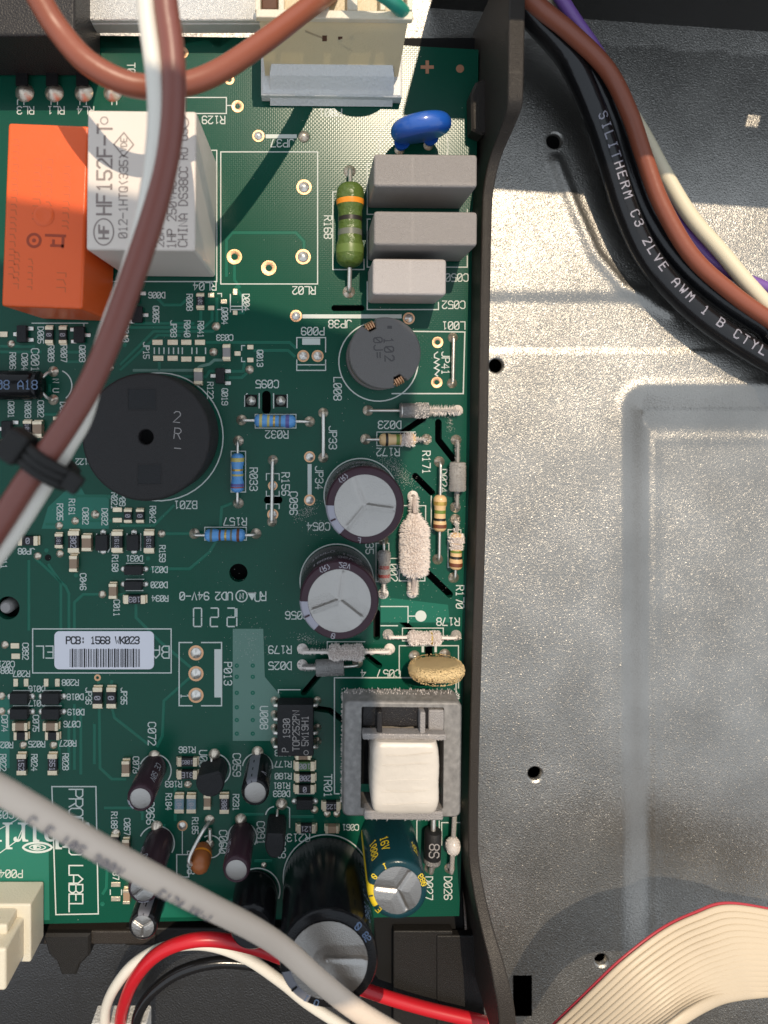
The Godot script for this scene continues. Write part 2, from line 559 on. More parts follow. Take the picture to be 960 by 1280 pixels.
func lines(lo: float, hi: float, f0: float, f1: float, fine: float, rough: float, extra: Array) -> Array:
	var l := []
	var p := lo
	while p < hi:
		var clear := true
		for e in extra:
			if absf(e - p) < fine * 0.45: clear = false
		if clear: l.append(p)
		p += fine if p >= f0 and p < f1 else rough
	l.append(hi)
	l.append_array(extra)
	l.sort()
	return l


func sheet_metal() -> void:
	var holes := []   # centre and radius
	for h in [[692, 177, 9.0], [620, 457, 8.5], [669, 968, 8.5], [752, 1201, 7.5]]:
		var p := at(h[0], h[1], -15)
		holes.append([Vector2(p.x, p.z), h[2] / 6.03])
	var s0 := at(641, 1219, -15)
	var s1 := at(665, 1270, -15)
	var ex := [s0.x, s1.x]
	var ez := [s0.z, s1.z]
	for h in holes:
		ex.append_array([h[0].x - h[1] * 1.5, h[0].x + h[1] * 1.5])
		ez.append_array([h[0].y - h[1] * 1.5, h[0].y + h[1] * 1.5])
	var xs := lines(-120, 160, 24, 100, 0.85, 8.0, ex)
	var zs := lines(-86, 180, -86, 132, 0.85, 8.0, ez)
	var g := Geo.new()
	var P := []
	var N := []
	for z in zs:
		for x in xs:
			var y := sheet_height(x, z)
			P.append(Vector3(x, y, z))
			N.append(Vector3(y - sheet_height(x + 0.02, z), 0.02, y - sheet_height(x, z + 0.02)).normalized())
	var w := xs.size()
	for j in zs.size() - 1:
		for i in w - 1:
			var cx: float = (xs[i] + xs[i + 1]) * 0.5
			var cz: float = (zs[j] + zs[j + 1]) * 0.5
			var gone: bool = cx > s0.x and cx < s1.x and cz > s0.z and cz < s1.z
			for h in holes:
				if absf(cx - h[0].x) < h[1] * 1.5 and absf(cz - h[0].y) < h[1] * 1.5: gone = true
			if gone: continue
			var a := j * w + i
			g.quad(P[a], P[a + 1], P[a + w + 1], P[a + w], N[a], N[a + 1], N[a + w + 1], N[a + w])
	for h in holes:   # a ring of faces from the square opening to the round hole, with a dimpled rim
		var c: Vector2 = h[0]
		var r: float = h[1]
		var rim := []
		var e := r * 1.5
		for x in xs:
			if x >= c.x - e - 1e-4 and x <= c.x + e + 1e-4: rim.append(Vector2(x, c.y - e))
		for z in zs:
			if z > c.y - e + 1e-4 and z <= c.y + e + 1e-4: rim.append(Vector2(c.x + e, z))
		for i in range(w - 1, -1, -1):
			if xs[i] < c.x + e - 1e-4 and xs[i] >= c.x - e - 1e-4: rim.append(Vector2(xs[i], c.y + e))
		for j in range(zs.size() - 1, -1, -1):
			if zs[j] < c.y + e - 1e-4 and zs[j] > c.y - e + 1e-4: rim.append(Vector2(c.x - e, zs[j]))
		var fine := []
		for k in rim.size():
			for t in 4:
				fine.append(rim[k].lerp(rim[(k + 1) % rim.size()], t / 4.0))
		for k in fine.size():
			var a: Vector2 = fine[k]
			var b: Vector2 = fine[(k + 1) % fine.size()]
			var da := (a - c).normalized()
			var db := (b - c).normalized()
			var ya := sheet_height(a.x, a.y)
			var yc := sheet_height(c.x, c.y)
			var q := [Vector3(a.x, ya, a.y), Vector3(b.x, sheet_height(b.x, b.y), b.y)]
			for ring in [[1.25, 0.0, 0.0], [1.06, -0.4, 0.55], [1.04, -1.3, 2.0]]:
				var ra: Vector2 = c + da * r * ring[0]
				var rb: Vector2 = c + db * r * ring[0]
				var pa := Vector3(ra.x, yc + ring[1], ra.y)
				var pb := Vector3(rb.x, yc + ring[1], rb.y)
				var na: Vector3 = (Vector3.UP - Vector3(da.x, 0, da.y) * ring[2]).normalized()
				var nb: Vector3 = (Vector3.UP - Vector3(db.x, 0, db.y) * ring[2]).normalized()
				g.quad(q[0], q[1], pb, pa, na, nb, nb, na)
				q = [pa, pb]
	var sheet := structure("metal_sheet", g, M["sheet zinc"])
	sheet.set_meta("label", "galvanised sheet metal floor with pressed panel and holes")
	g = Geo.new()
	g.box(Vector3(20, -30, 40), Vector3(300, 2, 290))
	structure("floor_below", g, M["dark void"])  # painted near black for the darkness seen through the holes
	# the black wall at the head of the sheet, pierced by one small square hole
	g = Geo.new()
	var wx := Transform3D(Basis(Vector3.UP, -0.07), Vector3(24, 0, -82))
	var hx := 71.8
	var hy := 23.2
	for q in [[0.0, hx - 1.4, -21.0, 58.0], [hx + 1.4, 190.0, -21.0, 58.0], [hx - 1.4, hx + 1.4, -21.0, hy - 3.6], [hx - 1.4, hx + 1.4, hy + 3.6, 58.0]]:
		g.box(Vector3((q[0] + q[1]) * 0.5, (q[2] + q[3]) * 0.5, 0), Vector3(q[1] - q[0], q[3] - q[2], 1.2), 0.0, wx)
	tag(obj("back_wall", g, M["tray black"]), "black plastic wall standing at the head of the metal sheet", "wall")
	# unseen walls out of view, placed to darken what cans and sheet reflect
	g = Geo.new()
	g.box(Vector3(-110, 0, 50), Vector3(3, 60, 290))
	g.box(Vector3(20, 50, 176), Vector3(256, 160, 3))
	structure("unseen_dark_walls", g, M["housing"])
	# an unseen panel high above the viewer, shaped to shade the board's lower left
	g = Geo.new()
	var lid := PackedVector2Array()  # outline of the unseen shade panel
	for p in [[-350, 270], [150, 350], [330, 385], [455, 420], [520, 475], [500, 600], [462, 800], [440, 1000], [440, 1180], [330, 1190], [110, 1060], [20, 1030], [-350, 1020]]:
		lid.append(lay(p[0], p[1]) + Vector2(0.13, -0.49) * 230.0)
	g.prism(lid, 230.0, 233.0, 1.0)
	structure("unseen_shade_panel", g, M["housing"])
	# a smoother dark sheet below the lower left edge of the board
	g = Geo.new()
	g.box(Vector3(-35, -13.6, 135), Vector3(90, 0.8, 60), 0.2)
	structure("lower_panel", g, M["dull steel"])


func tray() -> void:
	var t := thing("board_tray", "black plastic tray with a tall curved rim holding the circuit board", "tray")
	# floor of the tray, painted near black for the shade inside the slots
	var g := Geo.new()
	var poly := PackedVector2Array()
	for p in [[-160, 30], [606, 30], [600, 600], [584, 1110], [596, 1330], [440, 1330], [440, 1176], [60, 1176], [40, 1180], [-160, 1180]]:
		poly.append(lay(p[0], p[1]))
	g.prism(poly, -7.0, -4.2, 0.3)
	obj("floor", g, M["dark void"], t)
	# rim: the wall along the right edge, low beside the board and rising at both ends
	g = Geo.new()
	var rows := [[648, -60, 17, 2.6], [646, 40, 17, 2.6], [645, 110, 16.6, 2.5], [643, 135, 15.6, 2.4], [634, 160, 12.6, 2.2], [620, 195, 8.6, 2.0], [612, 230, 7.0, 1.9], [609, 270, 6.3, 1.8], [606, 420, 6.0, 1.8], [603, 600, 5.6, 1.8], [597, 800, 5.4, 1.8], [593, 950, 5.4, 1.8], [592, 1060, 5.8, 1.8], [598, 1110, 7.4, 1.9], [609, 1160, 9.6, 2.1], [620, 1200, 11.6, 2.4], [628, 1235, 13.0, 2.7], [634, 1270, 13.6, 2.8], [638, 1340, 13.8, 2.8]]
	var path := []
	for r in rows:
		var p := at(r[0], r[1], r[2])
		path.append([p, r[3]])
	var pts := []
	var wid := []
	for i in path.size() - 1:
		for s in 6:
			var u := s / 6.0
			pts.append(path[i][0].cubic_interpolate(path[i + 1][0], path[maxi(i - 1, 0)][0], path[mini(i + 2, path.size() - 1)][0], u))
			wid.append(lerpf(path[i][1], path[i + 1][1], u))
	for i in pts.size() - 1:
		var q := [[], []]
		for e in 2:
			var p: Vector3 = pts[i + e]
			var d: Vector3 = pts[mini(i + e + 1, pts.size() - 1)] - pts[maxi(i + e - 1, 0)]
			var up := Vector3(0, absf(d.z), -d.y * signf(d.z)).normalized()
			var hw: float = wid[i + e] * 0.5
			var rad := 0.35
			for c in [[-hw - 0.25, -8.0, Vector3(-1, 0, 0)], [-hw, -rad, Vector3(-1, 0.05, 0)], [-hw + rad * 0.3, -rad * 0.3, Vector3(-0.7, 0, 0) + up * 0.7], [-hw + rad, 0.0, up], [hw - rad, 0.0, up], [hw - rad * 0.3, -rad * 0.3, Vector3(0.7, 0, 0) + up * 0.7], [hw, -rad, Vector3(1, 0.05, 0)], [hw + 0.25, -14.0, Vector3(1, 0, 0)]]:
				var y: float = p.y + c[1] if c[1] > -5.0 else c[1]
				q[e].append([Vector3(p.x + c[0], y, p.z), c[2].normalized()])
		for k in 7:
			g.quad(q[0][k][0], q[1][k][0], q[1][k + 1][0], q[0][k + 1][0], q[0][k][1], q[1][k][1], q[1][k + 1][1], q[0][k + 1][1])
	obj("rim", g, M["wall black"], t)
	# a snap hook over the board's corner
	g = Geo.new()
	poly = PackedVector2Array()
	for p in [[586, 122], [592, 108], [618, 96], [622, 168], [600, 172], [587, 166]]:
		poly.append(lay(p[0] - 3, p[1] + 6))
	g.prism(poly, 0.15, 3.4, 0.4)
	obj("snap_hook", g, M["wall black"], t)
	# plates and grooves at the foot of the tray
	g = Geo.new()
	g.box(at(528, 1225, -3.4) + Vector3(0, 0, 2), Vector3(11.2, 1.8, 24), 0.3)
	obj("foot_plate", g, M["tray black"], t)
	g = Geo.new()
	g.box(at(568, 1235, -3.0) + Vector3(1, 0, 2), Vector3(9.0, 1.6, 25), 0.3)
	obj("foot_plate", g, M["tray black"], t)
	g = Geo.new()
	g.box(at(110, 1166, -3.0), Vector3(26, 2.4, 2.6), 0.4)
	obj("ledge", g, M["wall black"], t)
	g = Geo.new()
	g.box(at(290, 1166, -3.3), Vector3(40, 2.0, 3.4), 0.4)
	obj("ledge", g, M["tray black"], t)
	g = Geo.new()
	poly = PackedVector2Array()
	for p in [[50, 1174], [110, 1174], [110, 1200], [98, 1212], [92, 1226], [74, 1226], [68, 1210], [58, 1200]]:
		poly.append(lay(p[0], p[1]))
	g.prism(poly, -9.0, -1.0, 0.4)
	obj("post", g, M["tray black"], t)
	# the bright steel strip above the board's left edge
	g = Geo.new()
	g.box(at(235, -22, 5.0), Vector3(36, 1.6, 14.2), 0.5)
	g.box(at(235, 33, 3.4), Vector3(36, 3.0, 0.9), 0.3)
	tag(obj("steel_strip", g, M["bright zinc"]), "speckled bright steel strip above the top edge of the board", "metal strip")


# ---- the bare board with its slots, holes, pads, traces and ink
func resampled(poly: PackedVector2Array, step: float) -> PackedVector2Array:
	var out := PackedVector2Array()
	for i in poly.size():
		var a := poly[i]
		var b := poly[(i + 1) % poly.size()]
		var k := maxi(1, int(ceil(a.distance_to(b) / step)))
		for t in k: out.append(a.lerp(b, float(t) / k))
	return out


func ring_at(x: float, y: float, r: float, segs := 20) -> PackedVector2Array:
	var out := PackedVector2Array()
	for k in segs: out.append(lay(x, y) + Vector2.from_angle(TAU * k / segs) * r / GRID)
	return out


func dome(g: Geo, x: float, y: float, r: float, high := 0.75) -> void:
	var k := r / GRID
	g.lathe([Vector2(k, 0.0), Vector2(k * 0.93, 0.12 * k + 0.05), Vector2(k * 0.75, k * 0.42 * high), Vector2(k * 0.45, k * 0.8 * high), Vector2(k * 0.2, k * high), Vector2(0, k * high * 1.03)], 16, Transform3D(Basis(), Vector3(lay(x, y).x, 0.02, lay(x, y).y)), 0, TAU, 0.3)


func pad(b: Node, x: float, y: float, r: float, kind: String) -> void:
	var c := Vector3(lay(x, y).x, 0, lay(x, y).y)
	var xf := Transform3D(Basis(), c)
	var k := r / GRID
	var g := Geo.new()
	if kind == "ring":      # bare copper ring with a plated hole
		g.lathe([Vector2(k, 0.0), Vector2(k, 0.05), Vector2(k * 0.5, 0.06), Vector2(k * 0.42, 0.0), Vector2(k * 0.42, -0.5)], 20, xf)
		var p := obj("solder_pad", g, M["copper"], b)
		g = Geo.new()
		g.lathe([Vector2(k * 0.42, -0.06), Vector2(k * 0.2, -0.14), Vector2(0, -0.2)], 12, xf)
		obj("filling", g, M["solder"], p)
	elif kind == "filled":  # copper ring filled with a dome of solder
		g.lathe([Vector2(k, 0.0), Vector2(k, 0.05), Vector2(k * 0.7, 0.06)], 20, xf)
		var p := obj("solder_pad", g, M["copper"], b)
		g = Geo.new()
		dome(g, x, y, r * 0.74, 0.6)
		obj("solder", g, M["tin"], p)
	elif kind == "dome":
		dome(g, x, y, r)
		obj("solder_pad", g, M["solder"], b)
	elif kind == "square":
		g.box(c + Vector3(0, 0.05, 0), Vector3(k * 1.9, 0.1, k * 1.9), 0.04)
		var p := obj("solder_pad", g, M["dark void"], b)
		g = Geo.new()
		dome(g, x, y, r * 0.8, 0.9)
		obj("solder", g, M["tin"], p)
	else:
		g.lathe([Vector2(k, 0.0), Vector2(k, 0.05), Vector2(0, 0.055)], 20, xf)
		obj("solder_pad", g, M[kind], b)


func board() -> void:
	var b := thing("circuit_board", "green printed circuit board covered in white lettering and electronic parts", "circuit board")
	var outline := PackedVector2Array()
	for p in [[-60, 42], [320, 47], [598, 62], [597.5, 120], [596, 190], [593, 370], [589, 500], [586, 620], [583, 760], [581, 880], [577, 1060], [574, 1145], [350, 1149], [-60, 1157]]:
		outline.append(lay(p[0], p[1]))
	outline = resampled(outline, 2.0)
	var holes := []
	for s in [[7.6, 418, 385, 452, 385], [7.6, 503, 541, 529, 523], [8.4, 548, 528, 548, 550, 567, 574], [8.0, 519, 595, 540, 616], [8.6, 531, 713, 562, 743], [7.6, 497, 771, 516, 789], [8.6, 471, 766, 471, 796], [9.6, 536, 800, 536, 819], [7.6, 460, 821, 474, 832], [7.6, 400, 842, 380, 866], [7.4, 391, 885, 412, 888, 432, 903], [11.0, 333, 494, 333, 512], [10.0, 335, 625, 348, 625]]:
		var line := PackedVector2Array()
		for k in range(1, s.size(), 2): line.append(lay(s[k], s[k + 1]) * 200.0)
		var poly: PackedVector2Array = Geometry2D.offset_polyline(line, s[0] / GRID * 100.0, Geometry2D.JOIN_ROUND, Geometry2D.END_ROUND)[0]
		for k in poly.size(): poly[k] /= 200.0
		holes.append(resampled(poly, 0.5))
	for h in [[298, 716, 11.5], [10, 760, 14.5]]: holes.append(ring_at(h[0], h[1], h[2], 32))
	var pts := outline.duplicate()
	for h in holes: pts.append_array(h)
	for i in range(-8, 90):   # a loose scatter of inner points keeps the faces well shaped
		for j in range(0, 19):
			var p := lay(-60 + (i + 8) * 37.0 + (j % 2) * 15.0, 60 + j * 61.0)
			if i > 10 or not Geometry2D.is_point_in_polygon(p, outline): continue
			var clear := true
			for q in pts:
				if q.distance_to(p) < 1.4: clear = false; break
			if clear: pts.append(p)
	var g := Geo.new()
	var wood := Geo.new()
	var ix := Geometry2D.triangulate_delaunay(pts)
	for k in range(0, ix.size(), 3):
		var c := (pts[ix[k]] + pts[ix[k + 1]] + pts[ix[k + 2]]) / 3.0
		var keep := Geometry2D.is_point_in_polygon(c, outline)
		for h in holes:
			if keep and Geometry2D.is_point_in_polygon(c, h): keep = false
		if not keep: continue
		for y in [0.0, -1.6]:
			var nn := Vector3.UP if y == 0.0 else Vector3.DOWN
			g.tri(Vector3(pts[ix[k]].x, y, pts[ix[k]].y), Vector3(pts[ix[k + 1]].x, y, pts[ix[k + 1]].y), Vector3(pts[ix[k + 2]].x, y, pts[ix[k + 2]].y), nn, nn, nn)
	var rims := [outline]
	rims.append_array(holes)
	for r in rims:
		for k in r.size():
			var p: Vector2 = r[k]
			var q: Vector2 = r[(k + 1) % r.size()]
			var e := (q - p).normalized()
			var nn := Vector3(e.y, 0, -e.x)
			if Geometry2D.is_point_in_polygon((p + q) * 0.5 + Vector2(nn.x, nn.z) * 0.05, outline) == (r == outline) : nn = -nn
			if r != outline and Geometry2D.is_point_in_polygon((p + q) * 0.5 + Vector2(nn.x, nn.z) * 0.05, r) == false: nn = -nn
			(wood if r == outline else g).face(Vector3(p.x, 0, p.y), Vector3(q.x, 0, q.y), Vector3(q.x, -1.6, q.y), Vector3(p.x, -1.6, p.y), nn)
	obj("laminate", g, M["solder mask"], b)
	# little break-off nubs along the right edge
	for y in [412, 452, 517, 582, 646, 722, 790, 905]:
		var x := lerpf(597, 574, (y - 62) / 1083.0) - 1.0 + 4.0 * sin((y - 62) / 345.0)
		wood.box(Vector3(lay(x, y).x, -0.7, lay(x, y).y), Vector3(0.5, 1.1, 2.2), 0.1)
	obj("laminate_edge", wood, M["laminate edge"], b)

	# copper areas and traces under the green mask
	var pours := [[[291, 786], [329, 786], [331, 846], [350, 869], [350, 926], [291, 926]], [[60, 634], [96, 600], [106, 618], [136, 620], [136, 661], [52, 661]], [[214, 300], [271, 300], [271, 345], [214, 345]], [[60, 1010], [62, 1150], [-40, 1152], [-40, 1010]], [[180, 1126], [345, 1122], [345, 1146], [180, 1147]], [[476, 746], [560, 756], [562, 778], [476, 778]], [[-50, 870], [12, 870], [12, 960], [-50, 960]]]
	for k in pours.size():
		g = Geo.new()
		var poly := PackedVector2Array()
		for p in pours[k]: poly.append(lay(p[0], p[1]))
		g.prism(poly, -0.02, 0.012, 0.006)
		obj("copper_area", g, M["bare pour"] if k == 0 else M["mask over pour"] if k in [1, 3, 6] else M["mask over copper"], b)
	var traces := [[168, 404, 243, 404], [150, 409, 255, 409, 265, 400, 265, 388], [150, 456, 192, 414, 266, 414, 270, 410], [150, 463, 197, 419, 226, 419], [257, 428, 362, 428, 371, 436], [317, 438, 360, 438, 369, 446], [199, 452, 199, 463], [222, 471, 257, 471, 262, 464, 268, 464], [288, 464, 304, 464, 306, 450], [286, 472, 302, 472, 309, 466], [197, 373, 205, 381, 226, 381, 236, 372], [251, 388, 251, 402], [271, 372, 271, 403], [294, 358, 304, 373, 304, 391, 298, 391],
		[57, 655, 70, 655], [43, 697, 50, 703, 82, 733, 86, 742, 86, 788], [60, 705, 76, 728, 76, 788], [36, 700, 36, 788], [128, 743, 104, 743, 93, 753, 93, 788], [143, 743, 157, 743], [170, 755, 170, 772, 200, 802, 243, 838], [187, 711, 237, 711, 262, 690, 275, 668, 277, 634, 290, 629], [205, 667, 240, 667], [98, 651, 140, 651], [150, 657, 192, 657, 218, 631], [97, 620, 134, 620],
		[124, 885, 125, 960, 140, 974, 158, 974], [140, 885, 143, 897, 186, 931], [243, 842, 205, 876, 203, 920, 196, 934], [123, 849, 123, 858], [140, 850, 138, 858], [283, 346, 283, 300, 290, 291, 370, 291, 380, 302, 380, 314], [293, 329, 293, 350, 300, 360], [74, 872, 74, 962], [86, 905, 86, 962], [93, 880, 93, 962], [101, 884, 101, 968], [118, 905, 118, 955], [0, 433, 44, 433], [0, 440, 52, 440], [82, 440, 104, 440], [82, 452, 104, 452], [54, 518, 80, 518], [130, 1010, 172, 1010, 178, 1016, 178, 1025], [219, 1026, 219, 980], [205, 1072, 205, 1030], [300, 1018, 330, 1018], [360, 1021, 392, 1021], [318, 1076, 340, 1076], [60, 586, 110, 540], [135, 1052, 133, 1110, 128, 1118], [62, 480, 62, 490]]
	for tr in traces:
		g = Geo.new()
		ribbon(g, tr, 2.6)
		obj("copper_trace", g, M["mask over copper"], b)
	g = Geo.new()
	ribbon(g, [166, 463, 245, 463, 250, 458, 262, 455, 268, 450, 280, 450], 2.6)
	obj("bright_trace", g, M["bare pour"], b)
	# solder pads with nothing in them
	for p in [[380, 234, 9.5, "filled"], [293, 321, 9.5, "ring"], [336, 335, 9.5, "ring"], [379, 321, 9.5, "filled"], [379, 445, 7.5, "filled"], [397, 445, 7.5, "filled"], [547, 428, 7, "ring"], [546, 478, 7, "ring"], [314, 501, 8, "square"], [351, 501, 8, "square"], [297, 133, 7.5, "ring"], [245, 816, 9.5, "filled"], [245, 842, 9.5, "filled"], [245, 869, 9.5, "filled"], [370, 395, 7.5, "filled"], [511, 398, 7.5, "filled"], [323, 170, 7.5, "filled"], [380, 171, 7.5, "dome"], [387, 571, 7, "filled"], [387, 625, 7, "filled"], [526, 770, 7, "silk ink"], [228, 66, 7.5, "ring"], [287, 100, 6, "ring"], [122, 847, 4.2, "ring"], [575, 86, 5, "dull copper"], [341, 607, 6, "filled"], [341, 643, 7, "filled"], [228, 1032, 6.5, "filled"], [60, 697, 4, "dark void"],
		[31, 116, 12, "dome"], [68, 116, 12, "dome"], [105, 116, 12, "dome"], [141, 116, 12, "dome"], [74, 657, 5, "dome"], [75, 692, 5, "dome"], [94, 651, 5, "dome"], [119, 643, 5.5, "dome"], [202, 667, 5, "dome"], [128, 743, 5, "dome"], [47, 695, 5, "dome"], [6, 806, 5, "dome"], [29, 931, 5, "dome"], [67, 931, 5, "dome"], [2, 870, 5, "dome"], [2, 889, 5, "dome"], [235, 980, 5, "dome"], [393, 1012, 5, "dome"], [270, 408, 5.5, "dome"], [267, 440, 5.5, "dome"], [312, 462, 5.5, "dome"], [4, 554, 5.5, "dome"], [36, 554, 4.5, "dome"], [14, 430, 5, "dome"], [22, 418, 3.5, "dome"], [145, 1042, 6, "dome"], [262, 1055, 6, "dome"], [409, 1017, 4.5, "dome"], [421, 1017, 4.5, "dome"], [139, 460, 3.5, "dome"], [157, 420, 3.5, "dome"], [330, 1081, 3.5, "dome"]]:
		pad(b, p[0], p[1], p[2], p[3])
	g = Geo.new()
	g.box(Vector3(lay(534, 84).x, 0.03, lay(534, 84).y), Vector3(2.4, 0.06, 0.6))
	g.box(Vector3(lay(534, 84).x, 0.034, lay(534, 84).y), Vector3(0.6, 0.062, 2.4))
	obj("copper_cross", g, M["dull copper"], b)
	# small flat solder lands with no part on them
	for p in [[147, 637, 12, 6], [147, 650, 12, 6], [19, 807, 11, 7], [20, 820, 11, 7], [20, 853, 6, 10], [33, 853, 6, 10], [58, 853, 6, 10], [72, 853, 6, 10], [197, 428, 13, 7], [198, 448, 13, 7], [216, 428, 13, 7], [216, 448, 13, 7], [233, 428, 13, 7], [233, 449, 13, 7], [250, 428, 13, 7], [250, 449, 13, 7], [145, 1105, 12, 6], [145, 1123, 12, 6], [264, 369, 8, 6], [264, 385, 8, 6], [280, 377, 8, 6], [294, 365, 6, 8], [294, 391, 6, 6], [313, 434, 8, 6], [313, 450, 8, 6], [297, 442, 8, 6], [5, 418, 10, 7], [70, 523, 7, 5]]:
		g = Geo.new()
		g.box(Vector3(lay(p[0], p[1]).x, 0.09, lay(p[0], p[1]).y), Vector3(p[2] / GRID, 0.22, p[3] / GRID), 0.1)
		obj("solder_land", g, M["chip end"], b)
	# vias in the copper area and across the board
	for p in [[296, 832], [316, 832], [296, 846], [316, 846], [296, 866], [316, 866], [296, 884], [316, 884], [296, 900], [316, 900], [296, 917], [316, 917], [136, 621], [94, 621], [58, 688], [95, 719], [185, 698], [156, 431], [64, 566], [128, 1130]]:
		var c := Vector3(lay(p[0], p[1]).x, 0, lay(p[0], p[1]).y)
		g = Geo.new()
		g.lathe([Vector2(0.42, 0.0), Vector2(0.4, 0.035), Vector2(0.17, 0.035), Vector2(0.1, 0.01), Vector2(0, 0.0)], 14, Transform3D(Basis(), c))
		obj("via", g, M["mask over copper"], b)


# a covered copper track: flat on top with sloping flanks
func ribbon(g: Geo, flat: Array, w: float, high := 0.03) -> void:
	var p := []
	for k in range(0, flat.size(), 2): p.append(lay(flat[k], flat[k + 1]))
	for lane in [[-w * 0.5 - 0.5, -w * 0.5 + 0.1, 0.004, high, -1.0], [-w * 0.5 + 0.1, w * 0.5 - 0.1, high, high, 0.0], [w * 0.5 - 0.1, w * 0.5 + 0.5, high, 0.004, 1.0]]:
		var edge := []
		for i in p.size():
			var a: Vector2 = (p[i] - p[maxi(i - 1, 0)]).normalized()
			var c: Vector2 = (p[mini(i + 1, p.size() - 1)] - p[i]).normalized()
			if i == 0: a = c
			if i == p.size() - 1: c = a
			var off := (Vector2(-a.y, a.x) + Vector2(-c.y, c.x)) / maxf(0.5, 1.0 + a.dot(c)) / GRID
			edge.append([Vector3(p[i].x + off.x * lane[0], lane[2], p[i].y + off.y * lane[0]), Vector3(p[i].x + off.x * lane[1], lane[3], p[i].y + off.y * lane[1]), off.normalized()])
		for i in p.size() - 1:
			var s: Vector2 = (edge[i][2] + edge[i + 1][2]).normalized() * lane[4] * 0.45
			var nn := Vector3(s.x, 1, s.y).normalized()
			g.face(edge[i][0], edge[i][1], edge[i + 1][1], edge[i + 1][0], nn)


